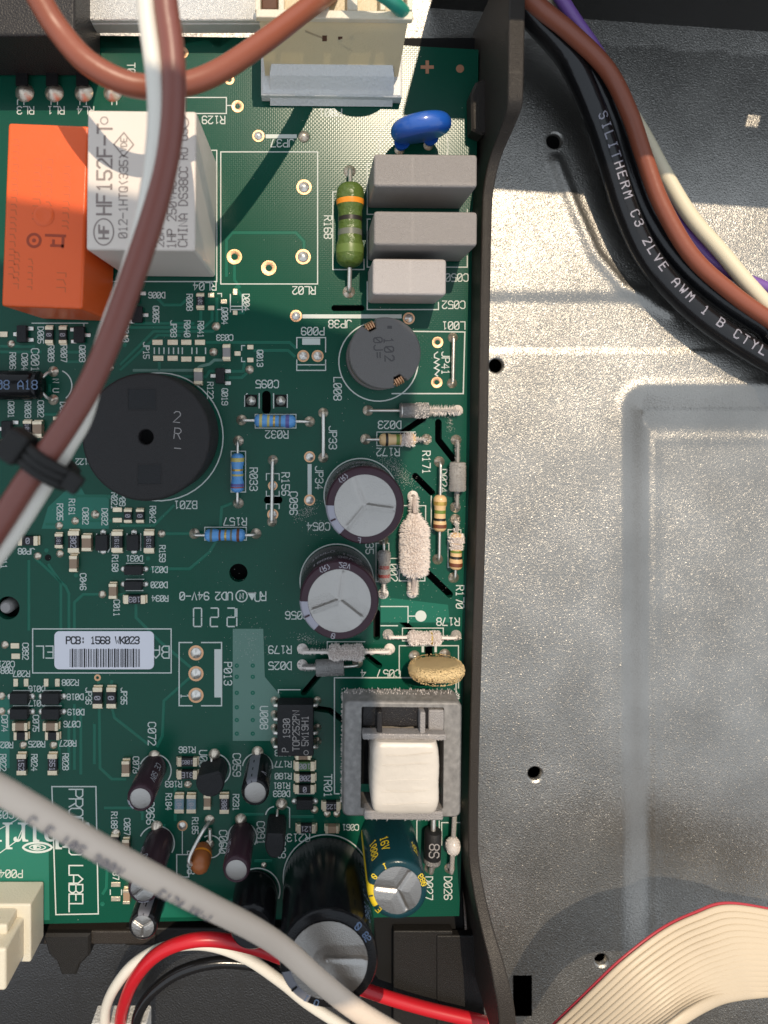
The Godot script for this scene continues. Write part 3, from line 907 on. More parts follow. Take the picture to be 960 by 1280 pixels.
func printed_marks() -> void:
	var b := get_node("circuit_board")
	var g := Geo.new()
	var big := "P001,413,141,180;JP37,353,179,180;R129,267,150,180;RL02,380,363,180;R168,410,284,90;C050,571,347,180;C052,567,381,180;L001,567,407,180;JP38,425,405,180;P009,391,414,180;L008,422,486,90;C095,334,480,180;R032,346,543,180;JP33,416,547,90;D023,487,531,180;R172,485,565,180;R171,533,578,90;JP41,557,454,90;R033,317,599,90;R156,357,605,90;C096,367,629,90;JP34,399,597,90;R157,294,652,180;BZ01,232,631,180;C054,398,658,180;C056,371,769,180;R035,462,678,90;L002,492,712,90;D024,554,601,90;R170,575,746,90;R178,560,777,180;R179,350,812,180;D025,350,832,180;C057,486,842,180;4,454,842,180;P013,285,842,90;U008,330,897,90;C072,190,917,90;C059,296,956,90;C066,188,1016,90;C091,326,1041,90;Q028,352,1058,90;R213,373,1047,180;TR01,410,982,90;C060,279,1052,90;D027,536,1110,90;D026,560,1110,90;RL04,256,358,180;RL3,32,138,180;RL1,70,138,180;RL4,107,138,180;T002,164,93,90;C001,44,450,90;P004,14,1092,180;D008,239,1078,90;U009,254,952,90;1,231,870,90;C021,3,1018,180"
	for e in big.split(";"):
		var q := e.split(",")
		var t := turns(int(q[3]))
		letters(g, q[0], Vector3(lay(float(q[1]), float(q[2])).x, 0, lay(float(q[1]), float(q[2])).y), t[0], t[1], 9.4 / GRID, 1.25 / GRID, 0.80, 0.045)
	var small := "D006,196,369,180;Q005,195,393,90;R008,237,378,90;D004,308,378,90;Q004,281,395,90;JP03,217,411,90;R040,234,411,90;R041,251,412,90;C033,281,422,180;Q013,325,448,90;JP15,183,438,90;R010,157,417,90;R122,263,488,90;Q019,281,496,90;R205,75,640,90;R161,90,634,90;C082,107,645,90;D032,131,646,90;R021,143,626,90;JP09,153,622,90;R042,191,643,90;D031,168,698,180;R160,144,704,90;R159,203,692,90;D021,199,712,180;D020,199,731,180;R034,200,748,180;C046,104,727,90;C011,146,760,90;JP08,33,689,180;R211,5,700,90;C092,32,814,90;C021,8,830,180;R081,6,838,180;R207,27,842,180;R208,88,853,180;D016,46,861,180;D018,94,871,180;D017,46,879,180;D019,95,890,180;C075,45,904,90;C074,6,904,90;C076,90,905,180;R025,46,930,180;R023,6,931,180;R027,85,929,180;R024,43,953,90;R022,4,953,90;R028,82,952,90;JP36,111,870,90;JP35,155,870,90;R186,234,937,180;R183,217,980,180;R184,211,1002,90;R231,295,1003,90;C058,354,941,180;R177,354,955,180;R180,354,970,180;R181,352,982,180;D033,352,992,180;R188,143,1025,90;C067,159,1033,90;C061,438,1034,180;R087,145,1089,90;D005,51,419,90;R009,64,442,90;R007,80,442,90;Q003,103,442,90;R006,16,451,90;C004,31,452,90;Q001,14,512,90;R003,35,512,90;C002,51,511,90;D009,79,513,90;R185,244,1032,90;C073,170,956,90;R122,105,577,180;N,70,476,90;U,70,488,90"
	for e in small.split(";"):
		var q := e.split(",")
		var t := turns(int(q[3]))
		letters(g, q[0], Vector3(lay(float(q[1]), float(q[2])).x, 0, lay(float(q[1]), float(q[2])).y), t[0], t[1], 7.2 / GRID, 1.15 / GRID, 0.74, 0.045)
	var u := turns(180)
	var put := func(s: String, x: float, y: float, size: float, deg: int, w := 1.3, adv := 0.8): letters(g, s, Vector3(lay(x, y).x, 0, lay(x, y).y), turns(deg)[0], turns(deg)[1], size / GRID, w / GRID, adv, 0.045)
	put.call("94V-0", 243, 745, 9.5, 180, 1.4)
	put.call("UD2", 280, 745, 9.5, 180, 1.4)
	put.call("N", 302, 745, 6.5, 180, 1.4)
	put.call("R", 329, 745, 11, 180, 1.4)
	put.call("U", 322, 746, 11, 0, 1.4)
	put.call("BA", 201, 815, 15, 180, 1.5)
	put.call("EL", 56, 815, 15, 180, 1.5)
	put.call("PROD NO LABEL", 95, 1063, 17, 90, 1.6, 0.70)
	var flat := func(p: Vector2) -> Array: return [Vector3(p.x, 0, p.y), Vector3.UP]
	# outlines: width, then points
	for l in [[1.3, 276, 190, 397, 190, 397, 355, 276, 355, 276, 190], [1.3, 140, 188, 271, 188, 271, 352, 140, 352], [1.3, 231, 122, 283, 122, 283, 142, 231, 142, 231, 122], [1.3, 283, 132, 290, 132], [1.3, 425, 240, 416, 240, 416, 337, 455, 337, 455, 324], [1.3, 371, 435, 371, 422, 407, 422, 407, 440], [1.3, 371, 450, 371, 463, 407, 463, 407, 450], [1.3, 371, 456, 407, 456], [1.5, 500, 414, 581, 415, 579, 492, 490, 492], [1.4, 547, 440, 543, 443, 543, 447, 549, 449, 543, 453, 549, 456, 543, 460, 549, 463, 544, 468, 547, 470],
		[1.2, 319, 518, 370, 518, 370, 535, 319, 535, 319, 518], [1.2, 289, 564, 307, 564, 307, 615, 289, 615, 289, 564], [1.2, 256, 659, 308, 659, 308, 675, 256, 675, 256, 659], [1.2, 471, 540, 519, 540], [1.2, 519, 557, 471, 557, 471, 540], [1.2, 539, 620, 539, 661, 557, 661], [1.2, 560, 662, 576, 662, 576, 709, 560, 709, 560, 662], [1.2, 503, 801, 503, 785, 554, 785, 554, 801, 503, 801], [1.2, 409, 812, 409, 802, 456, 802], [1.2, 482, 632, 532, 632, 532, 650], [1.2, 499, 712, 499, 726, 531, 726, 531, 720], [1.2, 470, 727, 470, 679, 486, 679, 486, 727, 470, 727],
		[1.2, 333, 600, 333, 592, 349, 592, 349, 600], [1.2, 333, 614, 333, 620, 349, 620, 349, 614], [1.2, 333, 636, 333, 630, 349, 630, 349, 636], [1.5, 240, 803, 224, 803, 224, 882, 240, 882], [1.5, 252, 803, 277, 803, 277, 882, 252, 882], [1.3, 499, 842, 499, 807, 573, 807, 573, 860], [1.4, 418, 992, 418, 847, 570, 847, 570, 866], [1.4, 418, 992, 424, 992], [1.3, 476, 758, 510, 758, 510, 778], [1.3, 510, 770, 519, 770], [1.3, 476, 782, 497, 782], [1.3, 348, 866, 348, 862, 375, 862], [1.3, 459, 352, 459, 387, 548, 387, 548, 378], [1.3, 463, 205, 459, 205, 459, 268, 470, 268], [1.3, 463, 274, 459, 274, 459, 334, 584, 334, 584, 320], [1.3, 584, 262, 584, 268, 520, 268],
		[1.4, 41, 786, 214, 786, 214, 841, 41, 841, 41, 786], [1.5, 65, 983, 120, 983, 123, 1142, 70, 1143, 65, 983], [1.2, 138, 1112, 138, 1118], [1.2, 152, 1112, 152, 1118], [1.1, 228, 1039, 228, 1068], [1.3, 221, 1068, 236, 1068, 236, 1096, 221, 1096, 221, 1068], [1.3, 288, 368, 288, 390], [1.3, 303, 368, 303, 390], [1.3, 288, 383, 303, 383], [1.3, 288, 387, 303, 387], [1.2, 272, 367, 277, 367, 277, 371], [1.2, 272, 387, 277, 387, 277, 384], [1.2, 306, 432, 302, 432, 302, 438], [1.2, 306, 452, 302, 452, 302, 447], [1.5, 193, 435, 193, 442], [1.5, 199, 435, 199, 442], [1.5, 205, 435, 205, 442], [1.5, 211, 435, 211, 442], [1.5, 217, 435, 217, 442], [1.5, 223, 435, 223, 442], [1.5, 228, 435, 228, 442], [1.5, 240, 435, 240, 442], [1.5, 246, 435, 246, 442], [1.5, 257, 435, 257, 442], [1.2, 17, 863, 41, 863], [1.2, 53, 863, 77, 863], [1.2, 17, 882, 41, 882], [1.2, 53, 882, 77, 882], [1.2, 158, 704, 180, 704], [1.2, 158, 718, 179, 718], [1.2, 158, 724, 180, 724], [1.2, 158, 738, 179, 738], [1.2, 121, 667, 121, 685, 124, 690], [1.2, 138, 667, 138, 685, 135, 690], [1.2, 159, 667, 159, 688], [1.2, 176, 667, 176, 688], [1.2, 372, 992, 392, 992], [1.3, 362, 1034, 362, 1010, 357, 1007], [1.3, 521, 1026, 521, 1068], [1.3, 549, 1062, 549, 1026], [1.3, 552, 1056, 552, 1028, 560, 1028], [1.3, 570, 1028, 578, 1028, 577, 1046], [1.2, 22, 131, 22, 125, 30, 125, 30, 131], [1.2, 64, 131, 64, 125, 72, 125, 72, 131], [1.2, 100, 131, 100, 125, 108, 125, 108, 131], [1.2, 140, 131, 140, 125, 146, 125, 146, 131], [1.3, 306, 508, 306, 495, 309, 492], [1.3, 324, 492, 324, 510], [1.3, 342, 492, 342, 510], [1.3, 359, 493, 359, 509], [1.1, 0, 1036, 20, 1025, 34, 1012], [1.1, 0, 1066, 22, 1050, 34, 1022], [1.1, 40, 404, 110, 404], [1.2, 105, 405, 105, 412]]:
		var p := []
		for k in range(1, l.size(), 2): p.append(lay(l[k], l[k + 1]))
		g.stroke(p, l[0] / GRID, flat, 0.055, p[0] == p[-1])
	# circles and arcs: x, y, radius, from, to (degrees)
	for c in [[473, 452, 49.5, 0, 360], [451, 619, 46, 0, 360], [421, 726, 46, 0, 360], [408, 1097, 54, 150, 400], [199, 546, 80, 0, 360], [302, 745, 7, 0, 360], [194, 963, 20, 205, 265], [194, 963, 20, 285, 395], [196, 1054, 22, 205, 262], [196, 1054, 22, 280, 390], [322, 960, 19, 190, 250], [322, 960, 19, 290, 360], [268, 962, 20, 285, 410], [303, 1046, 18, 160, 250], [303, 1046, 18, 290, 390], [344, 1020, 12, 190, 260], [322, 1113, 28, 200, 380], [517, 183, 43, 120, 235], [517, 183, 43, 305, 420], [263, 1058, 14, 240, 450], [70, 482, 20, 295, 410]]:
		var p := []
		var k := maxi(8, int(absf(c[4] - c[3]) / 8))
		for i in k + 1: p.append(lay(c[0], c[1]) + Vector2.from_angle(deg_to_rad(lerpf(c[3], c[4], float(i) / k))) * c[2] / GRID)
		g.stroke(p, 1.5 / GRID, flat, 0.05, c[4] - c[3] == 360)
	# solid blocks
	for q in [[334, 168, 369, 173], [380, 393, 500, 398], [384.5, 582, 389.5, 617], [381, 423, 397, 431], [268, 815, 277, 868], [543, 807, 546, 814], [527, 807, 530, 814]]:
		var p := [lay((q[0] + q[2]) * 0.5, q[1]), lay((q[0] + q[2]) * 0.5, q[3])]
		var w: float = (q[2] - q[0]) / GRID
		if q[2] - q[0] > q[3] - q[1]:
			p = [lay(q[0], (q[1] + q[3]) * 0.5), lay(q[2], (q[1] + q[3]) * 0.5)]
			w = (q[3] - q[1]) / GRID
		g.stroke(p, w, flat, 0.048)
	# warning triangle and the date in segments
	g.stroke([lay(310, 741), lay(320, 741)], 1.0 / GRID, flat, 0.048)
	for k in 8: g.stroke([lay(310 + k * 0.7, 741 + k * 1.2), lay(320 - k * 0.7, 741 + k * 1.2)], 1.3 / GRID, flat, 0.048 + k * 0.002)
	var seg := {"a": [1, 0, 9, 0], "b": [10, 1, 10, 10.5], "c": [10, 12.5, 10, 22], "d": [1, 23, 9, 23], "e": [0, 12.5, 0, 22], "f": [0, 1, 0, 10.5], "g": [1, 11.5, 9, 11.5]}
	for d in [[252, "abcdef"], [273, "abged"], [294, "abged"], [306, "bc"]]:
		for s in d[1]:
			var q: Array = seg[s]
			g.stroke([lay(d[0] - q[0], 783 - q[1]), lay(d[0] - q[2], 783 - q[3])], 1.6 / GRID, flat, 0.048)
	var o := obj("white_lettering", g, M["silk ink"], b)
	stuff(o)
	# maker's word mark in serif type, upside down, with its eye-shaped ring
	var tm := TextMesh.new()
	tm.text = "Whirlpool"
	var ft := SystemFont.new()
	ft.font_names = PackedStringArray(["Droid Serif"])
	tm.font = ft
	tm.font_size = 64
	tm.pixel_size = 0.0000445
	tm.depth = 0.00002
	tm.material = M["silk ink"]
	var w := MeshInstance3D.new()
	w.mesh = tm
	w.name = "word_mark"
	b.add_child(w, true)
	w.position = Vector3(lay(18, 1043).x, 0.025, lay(18, 1043).y) * MM
	w.basis = Basis(Vector3(-1, 0, 0), Vector3(0, 0, 1), Vector3(0, 1, 0))
	g = Geo.new()
	for ring in [[18.0, 6.0, 2.6], [10.0, 3.2, 1.4], [4.0, 1.6, 1.2]]:
		var p := []
		for i in 25:
			var a := TAU * i / 24
			p.append(lay(47 + cos(a) * ring[0], 1059 + sin(a) * ring[1] * absf(sin(a)) ** 0.3))
		g.stroke(p, ring[2] / GRID, flat, 0.05, true)
	obj("eye_emblem", g, M["silk ink"], b)


func base_of(x: float, y: float) -> Vector3:
	return Vector3(lay(x, y).x, 0, lay(x, y).y)


func joint(t: Node3D, x: float, z: float, r := 1.0, m := "solder") -> void:
	var g := Geo.new()
	g.lathe([Vector2(r, 0.02), Vector2(r * 0.95, 0.12), Vector2(r * 0.62, 0.34), Vector2(r * 0.35, 0.62), Vector2(0.2, 0.8), Vector2(0, 0.84)], 16, Transform3D(Basis(), Vector3(x, 0, z)), 0, TAU, 0.3)
	obj("solder_joint", g, M[m], t)


func lead(t: Node3D, pts: Array, r := 0.3, m := "tin") -> MeshInstance3D:
	var g := Geo.new()
	g.tube(pts, r, 8)
	return obj("lead", g, M[m], t)


func big_parts() -> void:
	var g := Geo.new()
	# film capacitors
	for c in [[517.6, 243, 17.1, 5.5, 12.2, "grey epoxy", "topmost grey box capacitor, long, beside the blue disc", "x"], [517.6, 308, 17.1, 5.7, 12.2, "grey epoxy", "middle long grey box capacitor between two other grey boxes", "y"], [502, 359, 12.5, 6.2, 9.7, "pale grey epoxy", "short pale grey box capacitor above the printed C052", "z"]]:
		var t := thing("film_capacitor", c[6], "capacitor", base_of(c[0], c[1]), deg_to_rad(-0.5), "grey box film capacitors")
		g = Geo.new()
		g.box(Vector3(0, c[4] * 0.5 + 0.1, 0), Vector3(c[2], c[4] - 0.2, c[3]), 0.55)
		obj("body", g, M[c[5]], t)
		for s in [-1, 1]:
			lead(t, [Vector3(s * c[2] * 0.42, 0.6, 0), Vector3(s * c[2] * 0.42, -1.9, 0)], 0.35)
	# blue varistor standing on two leads
	var t := thing("disc_varistor", "glossy blue disc standing on two leads above the grey boxes", "varistor", base_of(517, 182), deg_to_rad(9))
	g = Geo.new()
	var prof := [Vector2(0, -1.75)]
	for k in 13: prof.append(Vector2(3.5 + 1.75 * sin(PI * k / 12.0), -1.75 * cos(PI * k / 12.0)))
	prof.append(Vector2(0, 1.75))
	g.lathe(prof, 40, Transform3D(Basis(Vector3(1, 0, 0), Vector3(0, -0.16, 1).normalized(), Vector3(0, -1, -0.16).normalized()), Vector3(0.3, 6.6, -0.4)))
	obj("disc", g, M["varistor blue"], t)
	for s in [-1, 1]:
		g = Geo.new()
		g.tube([Vector3(s * 2.6, 3.0, 0.1), Vector3(s * 2.7, 1.6, 0.3), Vector3(s * 2.7, 0.8, 0.4)], 0.8, 10, 1.0, [1.5, 1.0, 0.4])
		obj("drip", g, M["varistor blue"], t)
		lead(t, [Vector3(s * 2.7, 1.2, 0.4), Vector3(s * 2.7, -1.8, 0.4)], 0.4)
		joint(t, s * 2.7, 0.4, 0.95)
	# ceramic disc by C057
	t = thing("ceramic_disc_capacitor", "tan grainy disc capacitor standing just above the transformer", "capacitor", base_of(537, 821), deg_to_rad(3))
	g = Geo.new()
	prof = [Vector2(0, -1.2)]
	for k in 11: prof.append(Vector2(3.7 + 1.2 * sin(PI * k / 10.0), -1.2 * cos(PI * k / 10.0)))
	prof.append(Vector2(0, 1.2))
	g.lathe(prof, 36, Transform3D(Basis(Vector3(1, 0, 0), Vector3(0, 0.12, 1).normalized(), Vector3(0, -1, 0.12).normalized()), Vector3(0.3, 4.7, 0.4)))
	for k in 1100:   # its grainy coat
		var a := rng.randf_range(0.0, TAU)
		var e := rng.randf_range(0.0, PI)
		var d := Vector3(cos(a) * sin(e), sin(a) * sin(e), -cos(e))
		g.spike(Vector3(0.3, 4.7, 0.4) + Vector3(cos(a) * (3.7 + 1.18 * sin(e)), sin(a) * (3.7 + 1.18 * sin(e)), -1.18 * cos(e)), d, rng.randf_range(0.06, 0.17), 0.15)
	obj("disc", g, M["ceramic tan"], t)
	for s in [-1, 1]:
		lead(t, [Vector3(s * 2.8, 2.0, 0.0), Vector3(s * 2.8, -1.8, -0.3)], 0.4)
		joint(t, s * 2.8, -0.3, 1.05)
	# buzzer
	t = thing("buzzer", "large round black buzzer with a small hole in its middle", "buzzer", base_of(199, 543))
	g = Geo.new()
	g.lathe([Vector2(10.9, 0.0), Vector2(10.9, 8.9), Vector2(10.7, 9.3), Vector2(10.3, 9.5), Vector2(1.45, 9.5), Vector2(1.3, 9.35), Vector2(1.3, 7.0), Vector2(0, 7.0)], 96)
	obj("case", g, M["buzzer black"], t)
	g = Geo.new()
	g.lathe([Vector2(1.29, 7.05), Vector2(0, 7.05)], 16)
	obj("sound_hole", g, M["dark void"], t)
	for q in [[-0.6, -6.4, 5.0, 3.8], [0.6, 6.3, 4.2, 3.6]]:
		g = Geo.new()
		g.frame(Vector2(q[2], q[3]), Vector2(q[2] - 0.35, q[3] - 0.35), 9.45, 9.56, 0.04)
		var o := obj("moulded_panel", g, M["buzzer black"], t)
		o.position = Vector3(q[0], 0, q[1]) * MM
		g = Geo.new()
		g.box(Vector3(0, 9.47, 0), Vector3(q[2] - 0.4, 0.1, q[3] - 0.4), 0.03)
		obj("inset", g, M["moulding black"], o)
	g = Geo.new()
	letters(g, "2", Vector3(5.3, 9.5, -3.4), Vector3(1, 0, 0.1), Vector3(0.1, 0, -1), 1.8, 0.14, 0.8, 0.03)
	letters(g, "R", Vector3(5.4, 9.5, -0.6), Vector3(1, 0, 0.1), Vector3(0.1, 0, -1), 1.8, 0.14, 0.8, 0.03)
	letters(g, "-", Vector3(5.4, 9.5, 1.9), Vector3(1, 0, 0.1), Vector3(0.1, 0, -1), 1.8, 0.14, 0.8, 0.03)
	obj("moulded_letters", g, M["chip grey"], t)
	# drum inductor
	t = thing("drum_inductor", "grey drum inductor printed 102 with copper showing at two notches", "inductor", base_of(473, 447), deg_to_rad(0))
	g = Geo.new()
	var ringp := PackedVector2Array()
	for k in 72:
		var a := TAU * k / 72.0
		var r := 6.0
		for nt in [-2.05, 1.08]:
			var dd := absf(angle_difference(a, nt))
			if dd < 0.2: r = 4.3
		ringp.append(Vector2.from_angle(a) * r)
	g.prism(ringp, 8.3, 10.7, 0.16)
	g.lathe([Vector2(6.0, 0.1), Vector2(6.0, 2.0), Vector2(4.2, 2.2)], 48)
	obj("drum", g, M["ferrite dark"], t)
	g = Geo.new()
	for k in 11:
		var tor := []
		for i in 37: tor.append(Vector3(cos(TAU * i / 36.0) * 5.3, 2.4 + k * 0.58, sin(TAU * i / 36.0) * 5.3))
		g.tube(tor, 0.33, 6)
	obj("winding", g, M["copper"], t)
	for nt in [-2.05, 1.08]:
		for k in 4:
			g = Geo.new()
			var d := Vector2.from_angle(nt)
			var s := Vector2(-d.y, d.x) * (k - 1.5) * 0.42
			g.tube([Vector3(d.x * 4.7 + s.x, 9.9, d.y * 4.7 + s.y), Vector3(d.x * 5.4 + s.x, 10.0, d.y * 5.4 + s.y), Vector3(d.x * 5.8 + s.x, 9.2, d.y * 5.8 + s.y)], 0.2, 8)
			obj("wire_turn", g, M["copper"], t)
	g = Geo.new()
	letters(g, "102", Vector3(0.7, 10.7, -0.6), Vector3(0.05, 0, 1), Vector3(1, 0, -0.05), 1.5, 0.22, 0.98)
	letters(g, "0J=", Vector3(-1.1, 10.7, -0.9), Vector3(0.05, 0, 1), Vector3(1, 0, -0.05), 1.4, 0.2, 0.9)
	g.stroke([Vector2(-0.2, 0), Vector2(0.2, 0)], 0.5, func(p: Vector2) -> Array: return [Vector3(0.8 + p.x, 10.7, -4.3 + p.y), Vector3.UP], 0.02)
	obj("print", g, M["mark ink"], t)
	# white relay
	t = thing("relay", "tall white box relay printed HF152F-T behind the brown wire", "relay", base_of(213.9, 274), deg_to_rad(-0.6), "relays")
	g = Geo.new()
	g.box(Vector3(0, 10.4, 0), Vector3(16.6, 20.2, 21.3), 0.45)
	g.box(Vector3(-7.75, 20.35, -9.2), Vector3(0.8, 0.4, 2.4), 0.15)
	obj("case", g, M["relay white"], t)
	g = Geo.new()
	var R := Vector3(0, 0, -1)
	var U := Vector3(-1, 0, 0)
	letters(g, "HF152F-T", Vector3(-5.6, 20.5, -1.6), R, U, 2.15, 0.33, 0.82, 0.03)
	letters(g, "012-1HTQ(335)", Vector3(-2.7, 20.5, 2.4), R, U, 1.25, 0.17, 0.8, 0.03)
	letters(g, "20A 250VAC", Vector3(2.9, 20.5, 5.2), R, U, 1.25, 0.17, 0.8, 0.03)
	letters(g, "1HP 250VAC", Vector3(4.7, 20.5, 5.2), R, U, 1.3, 0.19, 0.8, 0.03)
	letters(g, "CHINA DS38C", Vector3(6.4, 20.5, 4.4), R, U, 1.3, 0.19, 0.8, 0.03)
	letters(g, "C RU US", Vector3(6.4, 20.5, -4.6), R, U, 1.2, 0.17, 0.8, 0.03)
	letters(g, "HF", Vector3(-5.6, 20.5, 7.9), R, U, 1.4, 0.3, 0.8, 0.03)
	for el in [[Vector2(-5.6, 7.9), 2.0, 1.5, 0.2], [Vector2(-5.7, -9.0), 0.55, 0.55, 0.15], [Vector2(6.2, -8.8), 0.9, 0.9, 0.2]]:
		var p := []
		for i in 29: p.append(el[0] + Vector2(cos(TAU * i / 28) * el[2], sin(TAU * i / 28) * el[1]))
		g.stroke(p, el[3], func(q: Vector2) -> Array: return [Vector3(q.x, 20.5, q.y), Vector3.UP], 0.03, true)
	g.stroke([Vector2(-2.7, -3.6), Vector2(-1.2, -5.4), Vector2(-2.7, -7.2), Vector2(-4.2, -5.4), Vector2(-2.7, -3.6)], 0.18, func(q: Vector2) -> Array: return [Vector3(q.x, 20.5, q.y), Vector3.UP], 0.03, true)
	letters(g, "VDE", Vector3(-2.7, 20.5, -5.4), R, U, 0.9, 0.14, 0.8, 0.03)
	obj("print", g, M["relay print"], t)
	# orange relay
	t = thing("relay", "bright orange box relay with a dimple on top left of the white one", "relay", base_of(101, 301), deg_to_rad(-2.2), "relays")
	g = Geo.new()
	g.box(Vector3(0, 8.1, 0), Vector3(13.0, 15.2, 29.3), 0.5)
	obj("case", g, M["relay orange"], t)
	g = Geo.new()
	g.lathe([Vector2(1.7, 15.74), Vector2(1.45, 15.9), Vector2(1.1, 15.86), Vector2(0.6, 15.82), Vector2(0, 15.8)], 28, Transform3D(Basis(), Vector3(-0.2, 0, 0)))
	obj("dimple", g, M["relay orange"], t)
	g = Geo.new()
	for el in [[Vector2(-1.6, 4.0), 1.0, 0.42], [Vector2(-1.6, 4.0), 0.16, 0.3]]:
		var p := []
		for i in 25: p.append(el[0] + Vector2.from_angle(TAU * i / 24) * el[1])
		g.stroke(p, el[2], func(q: Vector2) -> Array: return [Vector3(q.x, 15.72, q.y), Vector3.UP], 0.02, true)
	for q in [[Vector2(0.3, 3.1), Vector2(3.3, 3.1)], [Vector2(3.0, 3.2), Vector2(3.0, 4.9)], [Vector2(3.0, 4.7), Vector2(1.2, 4.7)], [Vector2(1.5, 4.6), Vector2(1.5, 3.9)]]:
		g.stroke(q, 0.42, func(p: Vector2) -> Array: return [Vector3(p.x, 15.72, p.y), Vector3.UP], 0.02 + absf(q[0].x) * 0.003)
	obj("moulded_marks", g, M["orange shade"], t)  # flat strokes; darker orange painted for shade in the moulding
	g = Geo.new()   # worn print, too faint to read
	for row in [[-5.0, -12, 10, 0.9], [-1.4, -9, 1, 1.2], [0.5, -9, 0, 0.8], [3.3, -8, 2, 1.0], [-4.2, 6, 12, 0.8], [-2.0, 7, 12, 0.7], [3.0, 9, 12, 1.4]]:
		var z: float = row[1]
		while z < row[2]:
			var l := rng.randf_range(0.35, 0.8)
			var x: float = row[0]
			var h: float = row[3] * 0.5
			g.stroke([Vector2(x - h, z), Vector2(x + h * rng.randf_range(0.2, 1.0), z), Vector2(x + h, z + l)], 0.16, func(p: Vector2) -> Array: return [Vector3(p.x, 15.7, p.y), Vector3.UP], 0.015)
			z += l + 0.45
	obj("worn_print", g, M["orange print"], t)
	for k in 6:
		lead(t, [Vector3(-4 + k * 1.7, 0.8, 13.9), Vector3(-4 + k * 1.7, -1.7, 13.9)], 0.35)
	# grey terminal block at the corner
	t = thing("terminal_block", "black plastic terminal block in the upper corner beside the bright steel strip", "terminal block", base_of(55, 85))
	g = Geo.new()
	g.box(Vector3(-3.0, 6.6, -6.5), Vector3(27, 13.0, 16.2), 0.5)
	obj("case", g, M["terminal grey"], t)
	for x in [-3.6, 1.9, 7.4, 12.7]:
		g = Geo.new()
		g.box(Vector3(x, 1.0, 2.6), Vector3(2.2, 0.5, 2.4), 0.12)
		obj("tab", g, M["dark void"], t)
	# white connector at the head of the board
	t = thing("wire_connector", "large white nylon connector with scorch marks holding brown and green wires", "connector", base_of(414, 130))
	g = Geo.new()
	g.prism(PackedVector2Array([Vector2(-12.7, -0.5), Vector2(12.7, -0.1), Vector2(12.7, -8), Vector2(-12.7, -8)]), 0.1, 2.6, 0.3)
	obj("header", g, M["nylon white"], t)
	g = Geo.new()   # sloping latch plate in front
	var a0 := [Vector3(-11.2, 0.2, 0.4), Vector3(11.2, 0.2, 0.6), Vector3(11.0, 4.6, -2.7), Vector3(-11.0, 4.6, -2.9)]
	g.face(a0[0], a0[1], a0[2], a0[3], Vector3(0, 0.6, 0.8))
	var a1 := [Vector3(-10.6, 5.6, -4.3), Vector3(10.6, 5.6, -4.1)]
	g.face(a0[3], a0[2], a1[1], a1[0], Vector3(0, 0.85, 0.53))
	g.face(a1[0], a1[1], Vector3(10.6, 5.6, -7), Vector3(-10.6, 5.6, -7), Vector3.UP)
	for s in [0, 1]:
		g.face(a0[s], a0[3 - s], a0[3 - s] + Vector3(0, 0, -5), a0[s] + Vector3(0, 0, -7), Vector3(-1 if s == 0 else 1, 0, 0))
		g.face(a0[3 - s], a1[s], Vector3(a1[s].x, 5.6, -7), a0[3 - s] + Vector3(0, 0, -5), Vector3(-1 if s == 0 else 1, 0.2, 0))
	obj("latch", g, M["nylon white"], t)
	g = Geo.new()   # the plug: a tall body whose front leans back
	var lo := [Vector3(-11.9, 3.0, -3.7), Vector3(11.9, 3.0, -3.5)]
	var hi := [Vector3(-12.0, 14.4, -7.0), Vector3(12.0, 14.4, -6.6)]
	g.face(lo[0], lo[1], hi[1], hi[0], Vector3(0, 0.3, 0.95))
	for s in 2:
		g.face(lo[s], hi[s], hi[s] + Vector3(0, 0, -12), lo[s] + Vector3(0, 0, -14), Vector3(-1 if s == 0 else 1, 0, 0))
	obj("plug", g, M["nylon yellowed"], t)
	g = Geo.new()
	g.box(Vector3(0, 14.6, -7.3), Vector3(25.2, 1.2, 1.4), 0.2, Transform3D(Basis(Vector3.UP, -0.015), Vector3.ZERO))
	obj("rim", g, M["nylon"], t)
	for x in [-12.2, -8.4, -1.2, 2.6, 3.4, 7.9, 12.2]:
		g = Geo.new()
		g.box(Vector3(x, 14.5, -12.6), Vector3(0.9, 1.2, 9.2), 0.15)
		obj("cell_wall", g, M["nylon"], t)
	g = Geo.new()
	g.box(Vector3(0, 12.4, -12.6), Vector3(23.2, 0.6, 9.6))
	obj("cell_floor", g, M["nylon yellowed"], t)
	g = Geo.new()
	g.box(Vector3(-10.4, 13.2, -11), Vector3(2.6, 1.6, 4.4), 0.3)
	obj("cell_plug", g, M["scorch"], t)
	g = Geo.new()
	var on := func(p: Vector2) -> Array: return [Vector3(p.x, lerpf(3.0, 14.4, p.y), lerpf(-3.6, -6.8, p.y)), Vector3(0, 0.3, 0.95).normalized()]
	for sp in [[-1.4, 0.70, 0.75, 0.06], [1.2, 0.69, 0.7, 0.05], [3.1, 0.71, 0.55, 0.045]]:
		for k in 5: g.stroke([Vector2(sp[0] - sp[2] * 0.5, sp[1] + (k - 2) * sp[3] * 0.3), Vector2(sp[0] + sp[2] * 0.5, sp[1] + (k - 2) * sp[3] * 0.3)], sp[3] * 0.5, on, 0.04 + 0.005 * k)
	obj("scorch_spot", g, M["scorch"], t)
	g = Geo.new()
	for l in [[-4.6, 0.82, -1.6, 0.70], [1.0, 0.62, 3.3, 0.48]]:
		g.stroke([Vector2(l[0], l[1]), Vector2(l[2], l[3])], 0.035, on, 0.03 + absf(l[0]) * 0.001)
	obj("soot_streak", g, M["soot"], t)
	# eight-legged chip
	t = thing("chip", "black eight legged chip next to the printed U008", "chip", base_of(370, 901))
	g = Geo.new()
	g.box(Vector3(0, 2.1, 0), Vector3(6.5, 3.0, 9.2), 0.22)
	obj("body", g, M["moulding black"], t)
